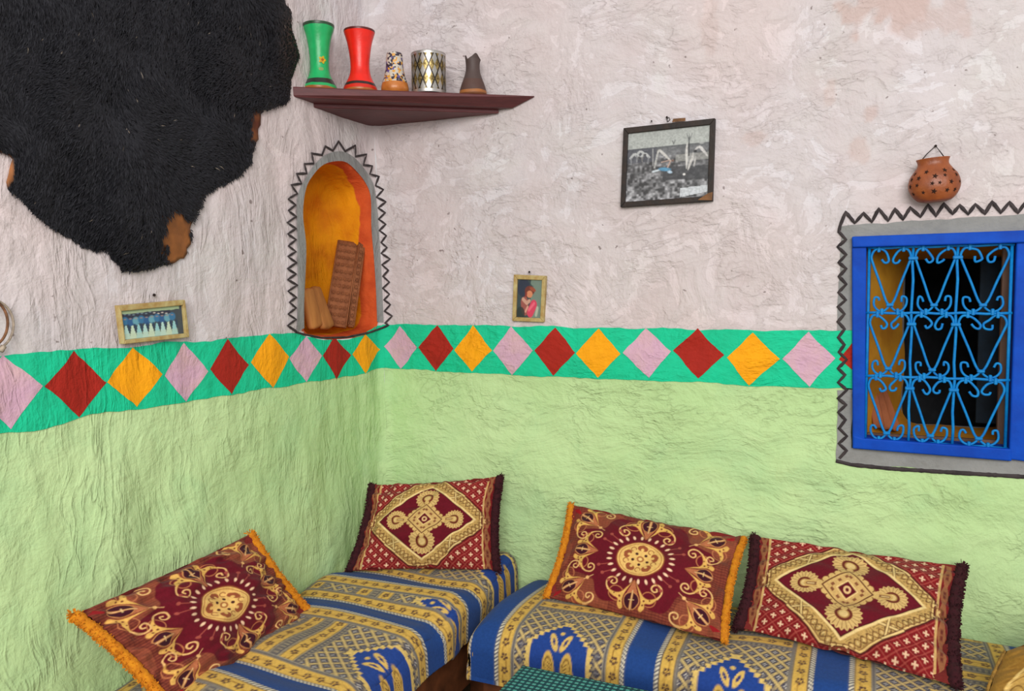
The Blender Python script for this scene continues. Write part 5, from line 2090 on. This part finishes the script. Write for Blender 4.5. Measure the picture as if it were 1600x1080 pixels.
# ------------------------------------------------------------------ hanging clay pot
M_CLAY = simple('terracotta', (158, 84, 38), 0.42, 0.2, 22, 0.4, spec=0.5, c2=(126, 62, 28))
M_HOLE_SHADE = simple('hole_shade_paint', (48, 24, 14), 0.9, 0.1, 30, 0.1)
pc = at_y(1461, 316, -0.055)
kk = (pc - CAM).dot(_f) / F
pp = [(14, 316), (24, 313), (33, 303), (37, 290), (34, 276), (27, 266), (22.5, 259), (22, 254), (24, 248.5)]
c = interp_curve([(r_ * kk, (316 - y_) * kk) for r_, y_ in pp], 40)
inn = [(max(a - 0.004, 0.002), b) for a, b in c[::-1]]
vv, ff = lathe_vf([(0.001, 0)] + [tuple(q) for q in c] + inn[:-2] + [(0.001, inn[-3][1])], 48, sq=0.68)
pot = empty('hanging_pot', tuple(pc))
pot.rotation_euler = (0, math.radians(-4), 0)
bpy.context.view_layer.update()
tag(pot, 'terracotta pot pierced with star holes hanging above the window', 'pot')


def ppart(name, vv_, ff_, mat, smooth=True):
    o_ = mk(name, vv_, ff_, mat, None, smooth)
    o_.parent = pot
    return o_


pot_body = ppart('body', vv, ff, M_CLAY)
cz = np.array([q[1] for q in c])
cr = np.array([q[0] for q in c])
camd = math.atan2(CAM.y - pc.y, CAM.x - pc.x)
for row, (zf, n_st, ph_) in enumerate(((0.22, 5, 0.0), (0.40, 6, 0.5), (0.56, 5, 0.1), (0.68, 4, 0.6))):
    z = zf * cz.max()
    rr_ = float(np.interp(z, cz, cr))
    for i in range(n_st):
        a = camd + (i - (n_st - 1) / 2) * (math.pi * 0.86 / n_st) + ph_ * 0.2
        size = random.uniform(0.006, 0.009)
        a += random.uniform(-0.12, 0.12)
        V_ = []
        for q in range(10):
            b = 2 * math.pi * q / 10
            s_ = size if q % 2 == 0 else size * 0.42
            da_, dz_ = s_ * math.cos(b) / rr_, s_ * math.sin(b)
            r2 = float(np.interp(z + dz_, cz, cr)) + 0.0008
            V_.append((r2 * math.cos(a + da_), 0.68 * r2 * math.sin(a + da_) - 0.0006, z + dz_))
        r2 = rr_ + 0.0008
        V_.append((r2 * math.cos(a), 0.68 * r2 * math.sin(a) - 0.0006, z))
        ppart('star_hole_shade', V_, [(10, q, (q + 1) % 10) for q in range(10)], M_HOLE_SHADE, False).parent = pot_body  # flat dark star on the clay, its colour painted as the hole's shade
inv = pot.matrix_world.inverted()
wp = [inv @ at_y(a, b, -d) for (a, b), d in zip([(1437, 254), (1448, 241), (1462, 228), (1472, 241), (1480, 252)], (0.05, 0.03, 0.012, 0.03, 0.05))]
ppart('wire', *tube_vf(wp, 0.0016, 6), M_NAIL)

# ------------------------------------------------------------------ hoops at the left edge of the photograph
M_CORD = simple('pale_cord', (196, 178, 158), 0.8, 0.15, 60, 0.3)
M_CORD2 = simple('brown_cord', (140, 96, 66), 0.8, 0.2, 60, 0.3)
hoop = empty('cord_hoop', tuple(at_x(-12, 548)))
tag(hoop, 'pale and brown cord loops hanging at the left edge of the wall', 'cord')


def loop(cx, cy, rx, ry, off, r_, mat, nm):
    P = []
    for i in range(48):
        a = 2 * math.pi * i / 48
        P.append(at_x(cx + rx * math.cos(a), cy + ry * math.sin(a), off + 0.004 * math.sin(2 * a)))
    return mk(nm, *tube_vf(P, r_, 7, True), mat, hoop)


loop(-16, 508, 37, 40, 0.016, 0.0028, M_CORD, 'pale_loop')
loop(-18, 505, 30, 37, 0.024, 0.0030, M_CORD2, 'brown_loop')
vv, ff = tube_vf([at_x(1, 549, 0.022), at_x(6, 541, 0.022)], 0.006, 8)
mk('bead', vv, ff, M_CORD, hoop)
